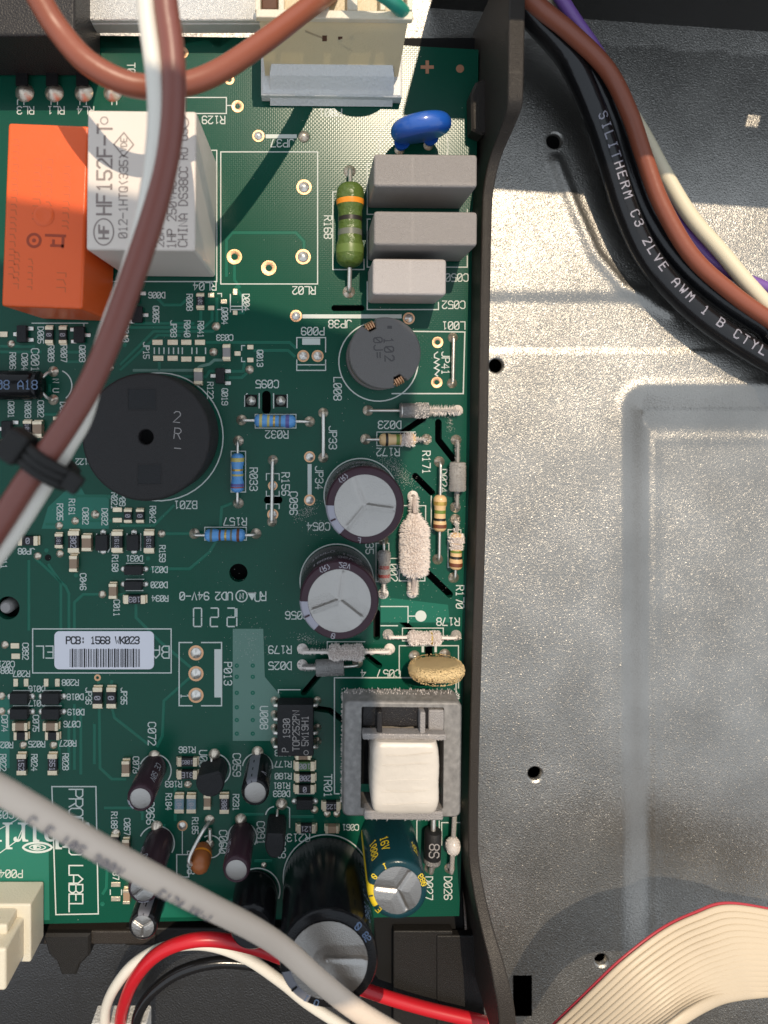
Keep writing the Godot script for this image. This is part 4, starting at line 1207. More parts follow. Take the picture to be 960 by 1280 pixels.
	for s in [-1, 1]:
		for k in 4:
			if s == 1 and k == 1: continue
			g = Geo.new()
			var z := -3.75 + k * 2.5
			g.tube([Vector3(s * 3.1, 2.0, z), Vector3(s * 3.75, 1.95, z), Vector3(s * 3.95, 1.5, z), Vector3(s * 3.95, -1.9, z)], 0.36, 8)
			obj("leg", g, M["tin"], t)
			joint(t, s * 3.95, z, 0.75)
	g = Geo.new()
	letters(g, "1930", Vector3(-1.6, 3.6, -0.4), Vector3(0, 0, -1), Vector3(-1, 0, 0), 1.15, 0.15)
	letters(g, "TOP252PN", Vector3(0.1, 3.6, 0.0), Vector3(0, 0, -1), Vector3(-1, 0, 0), 1.15, 0.15)
	letters(g, "5M19H1", Vector3(1.7, 3.6, 0.0), Vector3(0, 0, -1), Vector3(-1, 0, 0), 1.15, 0.15)
	letters(g, "P", Vector3(-1.8, 3.6, 3.4), Vector3(0, 0, -1), Vector3(-1, 0, 0), 1.1, 0.15)
	var dot := []
	for i in 17: dot.append(Vector2(1.9, 3.9) + Vector2.from_angle(TAU * i / 16) * 0.4)
	g.stroke(dot, 0.12, func(p: Vector2) -> Array: return [Vector3(p.x, 3.6, p.y), Vector3.UP], 0.02, true)
	obj("print", g, M["chip grey"], t)
	# transformer
	t = thing("transformer", "frosted ferrite transformer with a white taped winding and black bobbin", "transformer", base_of(491.2, 902.9), deg_to_rad(-0.6))
	g = Geo.new()
	round_frame(g, Vector2(19.5, 19.2), Vector2(13.6, 16.7), 8.0, 12.5, 0.55, 1.1, -0.35)
	obj("core", g, M["ferrite"], t)
	g = Geo.new()
	for k in 700:
		var side := k % 4
		var u := rng.randf_range(-9.6, 9.6)
		var y := rng.randf_range(7.8, 10.0)
		var p: Vector3 = [Vector3(u, y, -9.6), Vector3(u, y, 9.6), Vector3(-9.75, y, u), Vector3(9.75, y, u)][side]
		var d: Vector3 = [Vector3(0, -0.2, -1), Vector3(0, -0.4, 1), Vector3(-1, -0.3, 0), Vector3(1, -0.3, 0)][side]
		g.spike(p, (d + Vector3(rng.randf_range(-0.3, 0.3), 0, rng.randf_range(-0.3, 0.3))).normalized(), rng.randf_range(0.08, 0.38), 0.08)
	stuff(obj("frost_crystals", g, M["frost"], t))
	g = Geo.new()
	g.box(Vector3(0, 4.5, 0), Vector3(13.4, 8.0, 13.0), 0.3)
	obj("bobbin_base", g, M["dark void"], t)
	g = Geo.new()
	g.box(Vector3(0, 10.6, -6.9), Vector3(13.4, 2.4, 3.8), 0.4)
	obj("bobbin_head", g, M["bobbin"], t)
	for x in [-3.9, 3.1]:
		g = Geo.new()
		g.box(Vector3(x, 12.5, -6.6), Vector3(0.9, 2.2, 3.6), 0.25)
		obj("bobbin_rib", g, M["bobbin dusty"] if x > 0 else M["bobbin"], t)
	g = Geo.new()
	g.box(Vector3(5.5, 11.9, -6.6), Vector3(2.6, 1.4, 3.4), 0.3)
	obj("bobbin_step", g, M["bobbin dusty"], t)
	g = Geo.new()
	g.box(Vector3(0.1, 12.9, -4.5), Vector3(13.6, 2.2, 1.0), 0.25)
	obj("bobbin_flange", g, M["bobbin dusty"], t)
	g = Geo.new()
	g.box(Vector3(0.2, 12.2, 8.6), Vector3(12.9, 2.4, 1.5), 0.3)
	obj("bobbin_flange", g, M["bobbin dusty"], t)
	g = Geo.new()
	for k in 220:
		g.spike(Vector3(rng.randf_range(-6.2, 6.6), rng.randf_range(11.0, 13.2), 9.3), Vector3(rng.randf_range(-0.2, 0.2), -0.5, 1).normalized(), rng.randf_range(0.2, 0.8), 0.09)
		g.spike(Vector3(rng.randf_range(-6.4, 6.6), 13.9, -4.5 + rng.randf_range(-0.5, 0.5)), Vector3(rng.randf_range(-0.3, 0.3), 1, 0.2).normalized(), rng.randf_range(0.05, 0.25), 0.07)
	stuff(obj("frost_crystals", g, M["frost"], t))
	# taped winding: a soft box with faint wraps
	g = Geo.new()
	tape(g)
	obj("winding", g, M["winding tape"], t)
	for z in [-2.4, -0.9, 1.6, 3.4, 5.4]:
		g = Geo.new()
		var p := []
		for i in 21:
			var x := -5.25 + i * 0.525
			p.append(Vector3(x + 0.2, 15.40 - 0.6 * pow(absf(x) / 5.3, 9.0) * 2.0, z + (x * 0.07 * sin(z * 3.0)) + sin(i * 0.4 + z) * 0.10))
		g.tube(p, 0.09, 6, 0.7)
		obj("tape_edge", g, M["winding tape"], t)


# a frame with rounded corners and a softened upper edge
func round_frame(g: Geo, o: Vector2, i: Vector2, y0: float, y1: float, bv: float, r: float, shift := 0.0) -> void:
	var rings := [[], [], [], []]
	var out := []
	for c in [Vector2(1, 1), Vector2(-1, 1), Vector2(-1, -1), Vector2(1, -1)]:
		for k in 6:
			var a: float = atan2(c.y, c.x) - PI / 4 + PI / 2 * k / 5.0
			var d := Vector2.from_angle(a)
			var p: Vector2 = c * (o * 0.5 - Vector2.ONE * r) + d * r
			out.append(Vector3(d.x, 0, d.y))
			rings[0].append(Vector3(p.x, y0, p.y))
			rings[1].append(Vector3(p.x, y1 - bv, p.y))
			rings[2].append(Vector3(p.x - d.x * bv, y1, p.y - d.y * bv))
			var q: Vector2 = c * (i * 0.5 - Vector2.ONE * 0.3) + d * 0.3
			rings[3].append(Vector3(q.x, y1, q.y + shift))
	var m := out.size()
	for k in m:
		var j := (k + 1) % m
		g.quad(rings[0][k], rings[0][j], rings[1][j], rings[1][k], out[k], out[j], out[j], out[k])
		g.quad(rings[1][k], rings[1][j], rings[2][j], rings[2][k], out[k], out[j], Vector3.UP, Vector3.UP)
		g.face(rings[2][k], rings[2][j], rings[3][j], rings[3][k], Vector3.UP)
		var lo := Vector3(0, y0 - y1, 0)
		g.quad(rings[3][k], rings[3][j], rings[3][j] + lo, rings[3][k] + lo, -out[k], -out[j], -out[j], -out[k])
		g.face(rings[0][k], rings[0][j], rings[3][j] + lo, rings[3][k] + lo, Vector3.DOWN)


func tape(g: Geo) -> void:
	var nx := 40
	var nz := 28
	var P := []
	var N := []
	for j in nz + 1:
		var w := -4.1 + 11.4 * j / nz
		var ew := minf(j, nz - j) / 3.0
		var tuck := 0.35 * exp(-ew * ew) + (0.25 if j == 0 or j == nz else 0.0)
		for i in nx + 1:
			var s := float(i) / nx * 2.0 - 1.0      # wraps from one flank over the top to the other
			var a := s * PI * 0.5
			var wob := 0.03 * sin(w * 1.3 + s * 2.0) + 0.012 * sin(w * 4.7 - s * 5.0)
			var ca := signf(sin(a)) * pow(absf(sin(a)), 0.17)
			var cb := pow(cos(a), 0.17) if cos(a) > 1e-6 else 0.0
			P.append(Vector3(0.2 + ca * (5.5 - tuck + wob), 9.0 + cb * (6.4 - tuck + wob), w))
	for j in nz + 1:
		for i in nx + 1:
			var dx: Vector3 = P[j * (nx + 1) + mini(i + 1, nx)] - P[j * (nx + 1) + maxi(i - 1, 0)]
			var dz: Vector3 = P[mini(j + 1, nz) * (nx + 1) + i] - P[maxi(j - 1, 0) * (nx + 1) + i]
			N.append(dz.cross(dx).normalized())
	for j in nz:
		for i in nx:
			var a := j * (nx + 1) + i
			g.quad(P[a], P[a + 1], P[a + nx + 2], P[a + nx + 1], N[a], N[a + 1], N[a + nx + 2], N[a + nx + 1])
	for j in [0, nz]:
		var c := Vector3(0.2, 10.0, P[j * (nx + 1)].z)
		for i in nx:
			var nn := Vector3(0, 0, -1 if j == 0 else 1)
			g.tri(c, P[j * (nx + 1) + i], P[j * (nx + 1) + i + 1], nn, nn, nn)


# ---- parts lying along the board on two leads
func axial(called: String, label: String, category: String, ax: float, ay: float, bx: float, by: float, f0: float, f1: float, r: float, skin: String, shape: String, bands: Array, how := {}) -> Node3D:
	var A := lay(ax, ay)
	var B := lay(bx, by)
	var mid := (A + B) * 0.5
	var half := A.distance_to(B) * 0.5
	var t := thing(called, label, category, Vector3(mid.x, 0, mid.y), atan2(-(B - A).y, (B - A).x), how.get("group", ""))
	var x0 := lerpf(-half, half, f0)
	var x1 := lerpf(-half, half, f1)
	var L := x1 - x0
	var xf := Transform3D(AX, Vector3((x0 + x1) * 0.5, r + 0.25, 0))
	var prof := []
	if shape == "bone":
		for q in [[0, 0.0], [0.35, 0.0], [0.72, 0.025], [0.93, 0.07], [1, 0.13], [1, 0.22], [0.95, 0.28], [0.86, 0.33], [0.85, 0.5]]: prof.append(Vector2(q[0] * r, (q[1] - 0.5) * L))
		for k in range(7, -1, -1): prof.append(Vector2(prof[k].x, -prof[k].y))
	elif shape == "barrel":
		for q in [[0, 0.0], [0.5, 0.0], [0.85, 0.03], [1, 0.09], [1, 0.5]]: prof.append(Vector2(q[0] * r, (q[1] - 0.5) * L))
		for k in range(3, -1, -1): prof.append(Vector2(prof[k].x, -prof[k].y))
	elif shape == "bead":
		for k in 13: prof.append(Vector2(r * sin(PI * k / 12.0), -0.5 * L * cos(PI * k / 12.0)))
	elif shape == "bulb":
		for q in [[0, 0.0], [0.25, 0.0], [0.4, 0.06], [0.75, 0.14], [0.97, 0.22], [1, 0.3], [1, 0.85], [0.9, 0.93], [0.6, 0.99], [0, 1.0]]: prof.append(Vector2(q[0] * r, (q[1] - 0.5) * L))
	else:
		for q in [[0, 0.0], [0.9, 0.0], [1, 0.03], [1, 0.97], [0.9, 1.0], [0, 1.0]]: prof.append(Vector2(q[0] * r, (q[1] - 0.5) * L))
	var g := Geo.new()
	g.lathe(prof, 28, xf, 0, TAU, 0.5)
	obj("body", g, M[skin], t)
	for bd in bands:
		g = Geo.new()
		var y0: float = (bd[0] - bd[1] * 0.5 - 0.5) * L
		var y1: float = (bd[0] + bd[1] * 0.5 - 0.5) * L
		var bp := []
		for k in 5:
			var y := lerpf(y0, y1, k / 4.0)
			bp.append(Vector2(radius_at(prof, y) + 0.025, y))
		g.lathe(bp, 28, xf)
		obj("band", g, M[bd[2]], t)
	var lm: String = how.get("lead", "tin")
	var lr: float = how.get("lr", 0.28)
	for s in [-1, 1]:
		var e: float = x0 if s < 0 else x1
		var low: float = minf(r + 0.25, 1.6)
		lead(t, [Vector3(s * half, -1.8, 0), Vector3(s * half, low * 0.45, 0), Vector3(s * (half - 0.25), low * 0.85, 0), Vector3(s * (half - 0.8), low, 0), Vector3(e, r + 0.25, 0)], lr, lm if not how.has("frost_lead") or s == how.frost_lead or how.frost_lead == 0 else "tin")
		joint(t, s * half, 0, how.get("pad", 1.0), how.get("joint", "solder") if not how.has("frost_lead") or s == how.frost_lead or how.frost_lead == 0 else "solder")
	if how.has("frost"):
		g = Geo.new()
		for k in int(how.frost * 1.6):
			var y := rng.randf_range(-0.5, 0.5) * L
			if how.has("frost_from") and y / L + 0.5 < how.frost_from: continue
			if how.has("frost_to") and y / L + 0.5 > how.frost_to: continue
			var a := rng.randf_range(-0.3, PI + 0.3)
			var rr := radius_at(prof, y) * 0.97
			var d := Vector3(0, sin(a), cos(a))
			g.spike(xf.origin + Vector3(y, 0, 0) + d * rr, (d + Vector3(rng.randf_range(-0.7, 0.7), rng.randf_range(-0.4, 0.4), rng.randf_range(-0.4, 0.4))).normalized(), rng.randf_range(0.12, 0.52) * how.get("long", 1.0), rng.randf_range(0.07, 0.16))
		stuff(obj("frost_crystals", g, M[how.get("frost_mat", "frost")], t))
	if how.has("frost_lead"):
		g = Geo.new()
		for s in [-1, 1]:
			if how.frost_lead != 0 and s != how.frost_lead: continue
			var e: float = x0 if s < 0 else x1
			for k in int(how.get("bristles", 110)):
				var x := lerpf(s * half, e, rng.randf())
				var a := rng.randf_range(-0.6, PI + 0.6)
				var d := Vector3(rng.randf_range(-0.3, 0.3), sin(a), cos(a)).normalized()
				g.spike(Vector3(x, minf(r + 0.25, 1.3), 0) + d * lr * 0.8, d, rng.randf_range(0.15, 0.6) * how.get("lead_long", 1.0), 0.10)
			for k in 60:
				var a := rng.randf() * TAU
				var q := rng.randf() * 0.95
				g.spike(Vector3(s * half + cos(a) * q, 0.25 + 0.4 * (1.0 - q), sin(a) * q), Vector3(cos(a) * 0.6, 1, sin(a) * 0.6).normalized(), rng.randf_range(0.08, 0.25), 0.1)
		stuff(obj("lead_crystals", g, M[how.get("frost_mat", "frost")], t))
	return t


func radius_at(prof: Array, y: float) -> float:
	for i in prof.size() - 1:
		if y >= prof[i].y - 1e-6 and y <= prof[i + 1].y + 1e-6 and prof[i + 1].y > prof[i].y:
			return lerpf(prof[i].x, prof[i + 1].x, (y - prof[i].y) / (prof[i + 1].y - prof[i].y))
	return prof[0].x


func axial_parts() -> void:
	var blue := {"group": "blue film resistors"}
	axial("resistor", "blue striped resistor lying above the printed R032", "resistor", 302, 525, 387, 527, 0.20, 0.80, 1.2, "film blue", "bone", [[0.16, 0.07, "band yellow"], [0.34, 0.06, "band yellow"], [0.48, 0.05, "band gold"], [0.62, 0.05, "band grey"], [0.80, 0.09, "band violet"]], blue)
	axial("resistor", "blue striped resistor set lengthwise beside the printed R033", "resistor", 298, 551, 298, 629, 0.19, 0.81, 1.2, "film blue", "bone", [[0.16, 0.10, "band yellow"], [0.42, 0.05, "band gold"], [0.55, 0.05, "band yellow"], [0.80, 0.07, "band violet"], [0.86, 0.03, "band red"]], blue)
	axial("resistor", "blue striped resistor lying below the printed R157", "resistor", 243, 667, 320, 667, 0.19, 0.84, 1.15, "film blue", "bone", [[0.17, 0.06, "band grey"], [0.38, 0.05, "band brown"], [0.52, 0.05, "band gold"], [0.66, 0.05, "band grey"], [0.83, 0.07, "band brown"]], blue)
	axial("resistor", "large olive green resistor with an orange stripe beside R168", "resistor", 437, 214, 436, 365, 0.14, 0.82, 2.5, "film green", "bone", [[0.24, 0.06, "band orange"], [0.44, 0.05, "band black"], [0.60, 0.07, "band grey"], [0.80, 0.10, "film green pale"]], {"lr": 0.42, "pad": 1.15})
	axial("resistor", "tan resistor half covered in white frost above the printed R172", "resistor", 457, 549, 533, 549, 0.21, 0.81, 1.15, "film tan", "bone", [[0.20, 0.07, "band black"], [0.50, 0.09, "band green"], [0.80, 0.40, "frosted skin"]], {"frost": 260, "frost_from": 0.58, "frost_lead": 1, "bristles": 30, "lead": "grey frost", "joint": "solder"})
	axial("resistor", "clean tan striped resistor on long leads between two frosted parts", "resistor", 549, 577, 547, 699, 0.33, 0.70, 1.2, "film tan", "bone", [[0.22, 0.10, "band gold"], [0.45, 0.09, "band green"], [0.66, 0.07, "band black"], [0.84, 0.10, "band brown"]], {})
	axial("resistor", "tan resistor with a frosted upper end above the printed R170", "resistor", 569, 649, 567, 722, 0.20, 0.83, 1.2, "film tan", "bone", [[0.22, 0.42, "frosted skin"], [0.50, 0.06, "band green"], [0.66, 0.07, "band black"], [0.85, 0.10, "band brown"]], {"frost": 340, "frost_to": 0.46, "frost_lead": -1, "bristles": 60, "lead": "grey frost", "joint": "solder"})
	axial("resistor", "white frosted resistor with one gold band below R178", "resistor", 485, 793, 570, 794, 0.27, 0.76, 1.25, "frosted skin", "bone", [[0.70, 0.05, "band gold"]], {"frost": 420, "long": 0.7, "frost_lead": 0, "bristles": 70, "lead_long": 0.5, "lead": "frost", "joint": "grey frost"})
	axial("resistor", "thickly frosted white resistor beside the printed R179", "resistor", 378, 811, 487, 811, 0.30, 0.70, 1.35, "frosted skin", "bone", [], {"frost": 620, "frost_lead": 0, "bristles": 240, "lead": "frost", "joint": "frost", "lead_long": 0.8})
	axial("diode", "dark grey diode with one frosted lead beside D025", "diode", 378, 831, 447, 828, 0.24, 0.74, 1.45, "diode grey", "can", [], {"frost_lead": -1, "bristles": 260, "lead": "frost", "joint": "frost", "frost": 120, "long": 0.4, "frost_mat": "grey frost"})
	axial("diode", "grey metal diode with one bristling lead above D023", "diode", 460, 513, 572, 513, 0.34, 0.66, 1.35, "diode grey", "can", [[0.06, 0.03, "tin"]], {"frost_lead": 1, "bristles": 420, "lead": "grey frost", "joint": "frost", "lead_long": 1.8, "frost": 260, "frost_from": 0.5, "long": 0.5, "frost_mat": "frost"})
	axial("diode", "grey frosted diode near the board edge beside D024", "diode", 570, 550, 569, 634, 0.32, 0.74, 1.4, "grey frost", "can", [], {"frost": 420, "long": 0.5, "frost_lead": 0, "bristles": 130, "lead": "grey frost", "lead_long": 0.8, "frost_mat": "grey frost"})
	axial("resistor", "small grey frosted resistor with reddish bands between the can capacitors and the crystal coated choke", "resistor", 479, 675, 479, 742, 0.16, 0.76, 1.15, "grey frost", "bone", [[0.50, 0.10, "band red"], [0.76, 0.10, "band red"]], {"frost": 340, "long": 0.5, "frost_lead": 1, "bristles": 60, "lead": "frost", "joint": "frost", "frost_mat": "grey frost"})
	axial("choke", "fat choke coated in white crystals beside the printed L002", "inductor", 516, 620, 515, 741, 0.16, 0.79, 2.3, "frosted skin", "bulb", [], {"frost": 2600, "long": 1.5, "frost_lead": 0, "bristles": 620, "lead_long": 1.5, "lead": "frosted skin", "joint": "frost", "lr": 0.42})
	var t := axial("diode", "black diode with a silver band above the printed D027", "diode", 540, 1008, 537, 1085, 0.28, 0.80, 1.55, "moulding black", "can", [[0.9, 0.16, "diode grey"]], {"lr": 0.5})
	var g := Geo.new()
	letters(g, "S8", Vector3(0.2, 3.36, 0), Vector3(-1, 0, 0), Vector3(0, 0, 1), 1.7, 0.2)
	obj("print", g, M["chip grey"], t)
	axial("diode", "white glass bead diode above the printed D026", "diode", 566, 1008, 562, 1085, 0.40, 0.68, 1.35, "glass bead", "bead", [], {"lr": 0.45, "frost": 160, "long": 0.3, "lead": "grey frost"})
	# plain wire links
	for j in [[404, 516, 404, 572, "thin bare wire link beside the printed JP33"], [566, 422, 565, 479, "thin bare wire link beside the printed JP41"], [341, 575, 340, 652, "bare wire link crossing an empty slot beside R156"]]:
		var a := lay(j[0], j[1])
		var b := lay(j[2], j[3])
		t = thing("wire_link", j[4], "wire link", Vector3(a.x, 0, a.y), 0.0, "bare wire links")
		var d := Vector3(b.x - a.x, 0, b.y - a.y)
		lead(t, [Vector3(0, -1.5, 0), Vector3(0, 0.4, 0), d * 0.05 + Vector3(0, 0.75, 0), d * 0.95 + Vector3(0, 0.75, 0), d + Vector3(0, 0.4, 0), d + Vector3(0, -1.5, 0)], 0.34)
		joint(t, 0, 0, 0.95)
		joint(t, d.x, d.z, 0.95)
	# small brown bead part on bent leads
	t = thing("bead_resistor", "small brown bead on two bent leads below the blue chips", "resistor", base_of(262, 1052))
	g = Geo.new()
	g.lathe([Vector2(0, 0.2), Vector2(1.3, 0.4), Vector2(1.75, 1.2), Vector2(1.8, 3.2), Vector2(1.5, 4.4), Vector2(0.8, 5.0), Vector2(0, 5.1)], 24, Transform3D(Basis(Vector3.RIGHT, 0.25), Vector3(-1.1, 0.1, 0.6)))
	obj("bead", g, M["ceramic brown"], t)
	g = Geo.new()
	g.lathe([Vector2(1.86, 2.0), Vector2(1.9, 2.2), Vector2(1.86, 2.4)], 24, Transform3D(Basis(Vector3.RIGHT, 0.25), Vector3(-1.1, 0.1, 0.6)))
	obj("ridge", g, M["band orange"], t)
	lead(t, curve([Vector3(0, -1.5, -4.0), Vector3(0, 0.5, -4.0), Vector3(-1.0, 2.4, -3.2), Vector3(-2.7, 4.4, -0.6), Vector3(-2.8, 4.6, 0.6), Vector3(-2.0, 4.0, 1.4)], 0.5), 0.36)
	joint(t, 0, -4.0, 0.95)
	lead(t, [Vector3(0.2, 0.7, -2.8), Vector3(0.2, 0.8, -0.8)], 0.36)


# ---- flat chips, diodes and transistors
func chip(kind: String, label: String, x: float, y: float, w: float, h: float, text := "") -> void:
	var names := {"R": ["chip_resistor", "chip black", "chip resistor", "chip resistors"], "B": ["chip_resistor", "chip blue", "chip resistor", "chip resistors"], "G": ["chip_resistor", "chip green", "chip resistor", "chip resistors"], "C": ["chip_capacitor", "chip brown", "chip capacitor", "chip capacitors"], "K": ["chip_capacitor", "chip grey", "chip capacitor", "chip capacitors"]}
	var q: Array = names[kind]
	var c := base_of(x, y)
	var t := thing(q[0], label, q[2], c, 0.0, q[3])
	var tall := h > w
	var l := (h if tall else w) / GRID
	var b := (w if tall else h) / GRID
	var high := b * 0.42 if kind in ["R", "B", "G"] else b * 0.72
	var g := Geo.new()
	var s := Vector3(b - 0.12, high, l * 0.66) if tall else Vector3(l * 0.66, high, b - 0.12)
	g.box(Vector3(0, high * 0.5 + 0.06, 0), s, 0.05)
	obj("body", g, M[q[1]], t)
	for e in [-1, 1]:
		g = Geo.new()
		var o := l * 0.5 - l * 0.11
		var es := Vector3(b, high + 0.06, l * 0.22) if tall else Vector3(l * 0.22, high + 0.06, b)
		g.box((Vector3(0, 0, e * o) if tall else Vector3(e * o, 0, 0)) + Vector3(0, high * 0.5 + 0.08, 0), es, 0.09)
		var ft := Vector3(b * 0.96, high * 0.5, l * 0.16) if tall else Vector3(l * 0.16, high * 0.5, b * 0.96)
		g.box((Vector3(0, 0, e * (o + l * 0.1)) if tall else Vector3(e * (o + l * 0.1), 0, 0)) + Vector3(0, high * 0.25 + 0.02, 0), ft, 0.1)
		obj("terminal", g, M["chip end"], t)
	if text:
		g = Geo.new()
		var u := turns(90 if tall else 180)
		var size := minf(b * 0.56, l * 0.6 / (text.length() * 0.82))
		letters(g, text, Vector3(0, high + 0.06, 0), u[0], u[1], size, size * 0.17, 0.82)
		obj("print", g, M["sleeve print"], t)


func moulded_diode(label: String, x: float, y: float, w: float, h: float) -> void:
	var t := thing("chip_diode", label, "diode", base_of(x, y), 0.0, "black moulded diodes")
	var tall := h > w
	var l := (h if tall else w) / GRID
	var b := (w if tall else h) / GRID
	var g := Geo.new()
	var s := Vector3(b, 1.2, l * 0.74) if tall else Vector3(l * 0.74, 1.2, b)
	g.box(Vector3(0, 0.75, 0), s, 0.16)
	obj("body", g, M["moulding black"], t)
	for e in [-1, 1]:
		g = Geo.new()
		var o := l * 0.44
		var es := Vector3(b * 0.45, 0.3, l * 0.2) if tall else Vector3(l * 0.2, 0.3, b * 0.45)
		g.box((Vector3(0, 0.2, e * o) if tall else Vector3(e * o, 0.2, 0)), es, 0.1)
		var c2 := Vector3(0, 0.12, e * (o + 0.1)) if tall else Vector3(e * (o + 0.1), 0.12, 0)
		g.lathe([Vector2(0.55, -0.1), Vector2(0.5, 0.15), Vector2(0.3, 0.32), Vector2(0, 0.38)], 12, Transform3D(Basis(), c2), 0, TAU, 0.3)
		obj("lead", g, M["tin"], t)


func transistor(label: String, x: float, y: float, w: float, h: float, legs: Array) -> void:
	var t := thing("chip_transistor", label, "transistor", base_of(x, y), 0.0, "three legged transistors")
	var g := Geo.new()
	g.box(Vector3(0, 0.65, 0), Vector3(w / GRID, 1.0, h / GRID), 0.14)
	obj("body", g, M["moulding black"], t)
	for q in legs:
		g = Geo.new()
		g.box(Vector3((q[0] - x) / GRID, 0.18, (q[1] - y) / GRID), Vector3(1.15, 0.3, 0.75), 0.14)
		obj("lead", g, M["tin"], t)


func small_parts() -> void:
	for c in [["R", 75, 675, 10, 18, "181", "thin chip resistor below the printed R205"], ["R", 94, 676, 14, 27, "302", "black chip resistor printed 302 below R161"], ["C", 111, 677, 12, 20, "", "brown chip capacitor between a resistor and a black diode below C082"], ["R", 148, 676, 14, 26, "1619", "black chip resistor between two black diodes above R160"], ["R", 187.5, 676, 13, 27, "1619", "last chip resistor of the row beside R159"], ["C", 94, 703, 10, 20, "", "brown chip capacitor above the printed C046"], ["R", 161, 644, 10, 17, "0", "tiny chip resistor beside two bare lands under the buzzer"], ["R", 176, 644, 10, 17, "0", "tiny chip resistor beside the printed R042"],
		["R", 169.5, 748, 27, 11, "103", "black chip resistor printed 103 beside R034"], ["C", 143, 737, 10, 19, "", "pale chip capacitor above the printed C011"], ["R", 37, 675, 25, 12, "0", "black zero ohm chip by the white wire at JP08"], ["C", 28, 905, 19, 10, "", "brown chip capacitor left of the printed C075"], ["C", 66, 905, 19, 10, "", "brown chip capacitor left of the printed C076"], ["R", 28, 918, 18, 10, "", "small chip resistor under the brown capacitor by C075"], ["R", 67, 918, 18, 10, "", "small chip resistor under the brown capacitor by C076"], ["R", 29, 953, 12, 26, "152", "black chip resistor printed 152 beside R024"], ["R", 67.5, 953, 12, 26, "651", "black chip resistor printed 651 beside R028"],
		["R", 123.5, 870, 12, 26, "0", "zero ohm chip beside the printed JP36"], ["R", 140.5, 870, 12, 26, "0", "zero ohm chip beside the printed JP35"], ["C", 159, 957, 10, 19, "", "brown chip capacitor left of the leaning maroon can by C072"], ["R", 235, 950, 25, 11, "1002", "black chip resistor printed 1002 under R186"], ["R", 235, 966, 25, 11, "31E", "black chip resistor printed 31E above R183"], ["B", 225, 1002, 12, 23, "104", "left blue chip resistor beside R184"], ["B", 240, 1002, 12, 23, "104", "right blue chip resistor of the pair beside R184"], ["C", 260, 999, 9, 18, "", "brown chip capacitor between blue chips and R231"], ["R", 281, 1002, 12, 24, "300", "black chip resistor left of the printed R231"], ["C", 159, 1054, 9, 17, "", "brown chip capacitor under the printed C067"], ["C", 160, 1116, 9, 18, "", "brown chip capacitor partly under the white cable"], ["R", 145, 1048, 10, 16, "", "chip resistor half hidden by the white cable at R188"],
		["C", 379, 941, 19, 10, "", "brown chip capacitor under the eight legged chip by C058"], ["G", 381, 955, 25, 12, "100", "green chip resistor beside R177"], ["R", 381.5, 970, 25, 11, "200", "black chip resistor beside the printed R180"], ["R", 381, 984, 25, 11, "0", "zero ohm chip beside the printed R181"], ["R", 414, 1005, 22, 12, "122", "black chip resistor left of the transformer foot printed 122"], ["R", 383, 1033, 24, 11, "121", "black chip resistor printed 121 above R213"], ["C", 415, 1033, 17, 9, "", "brown chip capacitor left of the printed C061"], ["R", 251, 377, 10, 19, "101", "thin chip resistor right of the printed R008"], ["K", 284, 441, 10, 19, "", "grey chip capacitor under the printed C033"], ["K", 249, 471, 11, 19, "", "grey chip above the printed R122"], ["R", 63, 419, 10, 22, "0", "chip resistor above the printed R009"], ["R", 80, 419, 10, 22, "0", "chip resistor above the printed R007"], ["R", 36, 535, 11, 19, "101", "thin chip resistor under the printed R003"], ["C", 50, 536, 12, 20, "", "brown chip capacitor under the printed C002"]]:
		chip(c[0], c[6], c[1], c[2], c[3], c[4], c[5])
	for d in [[129.5, 677, 15, 26, "crosswise black diode below the printed D032"], [168, 677, 15, 26, "crosswise black diode above the printed D031"], [168.5, 711, 30, 11, "flat black diode beside the printed D021"], [168.5, 730, 30, 11, "flat black diode beside the printed D020"], [27, 870, 30, 14, "black diode beside D016 at the left of four"], [66, 870, 30, 14, "black diode left of the printed D018"], [27, 889, 30, 13, "black diode beside D017 above a brown capacitor"], [66, 889, 30, 13, "black diode left of the printed D019"], [381, 1001, 28, 12, "black diode right of the printed D033"]]:
		moulded_diode(d[4], d[0], d[1], d[2], d[3])
	transistor("black transistor by D006 partly behind the brown wire", 168, 369, 14, 20, [[179, 367], [164, 386]])
	transistor("black transistor left of the printed Q005", 173, 394, 13, 20, [[165, 387], [165, 402], [182, 394]])
	transistor("black transistor above the printed Q019", 276, 470, 11, 19, [[285, 464], [285, 479], [267, 470]])
	transistor("black transistor left of the printed D005", 30, 418, 12, 21, [[39, 411], [39, 425], [21, 418]])
	transistor("black transistor above the printed Q003", 101, 419, 13, 20, [[110, 419], [92, 412], [93, 427]])
	transistor("black transistor under the printed Q001", 11, 536, 12, 20, [[20, 528], [20, 543], [2, 536]])
	# barcode label
	var t := thing("barcode_label", "white paper barcode label printed PCB: 1568 WK023", "label", base_of(130.5, 812.5))
	var g := Geo.new()
	var poly := PackedVector2Array()
	for q in [[1, 1], [-1, 1], [-1, -1], [1, -1]]:
		for k in 6:
			var a := atan2(q[1], q[0]) - PI / 4 + PI / 2 * k / 5.0
			poly.append(Vector2(q[0] * (9.15 - 0.9), q[1] * (3.5 - 0.9)) + Vector2.from_angle(a) * 0.9)
	g.prism(poly, 0.05, 0.16, 0.03)
	obj("paper", g, M["label paper"], t)
	g = Geo.new()
	letters(g, "PCB: 1568 WK023", Vector3(-0.25, 0.16, -1.85), Vector3(1, 0, 0), Vector3(0, 0, -1), 1.25, 0.24, 0.72)
	obj("print", g, M["label ink"], t)
	g = Geo.new()
	var x := -6.3
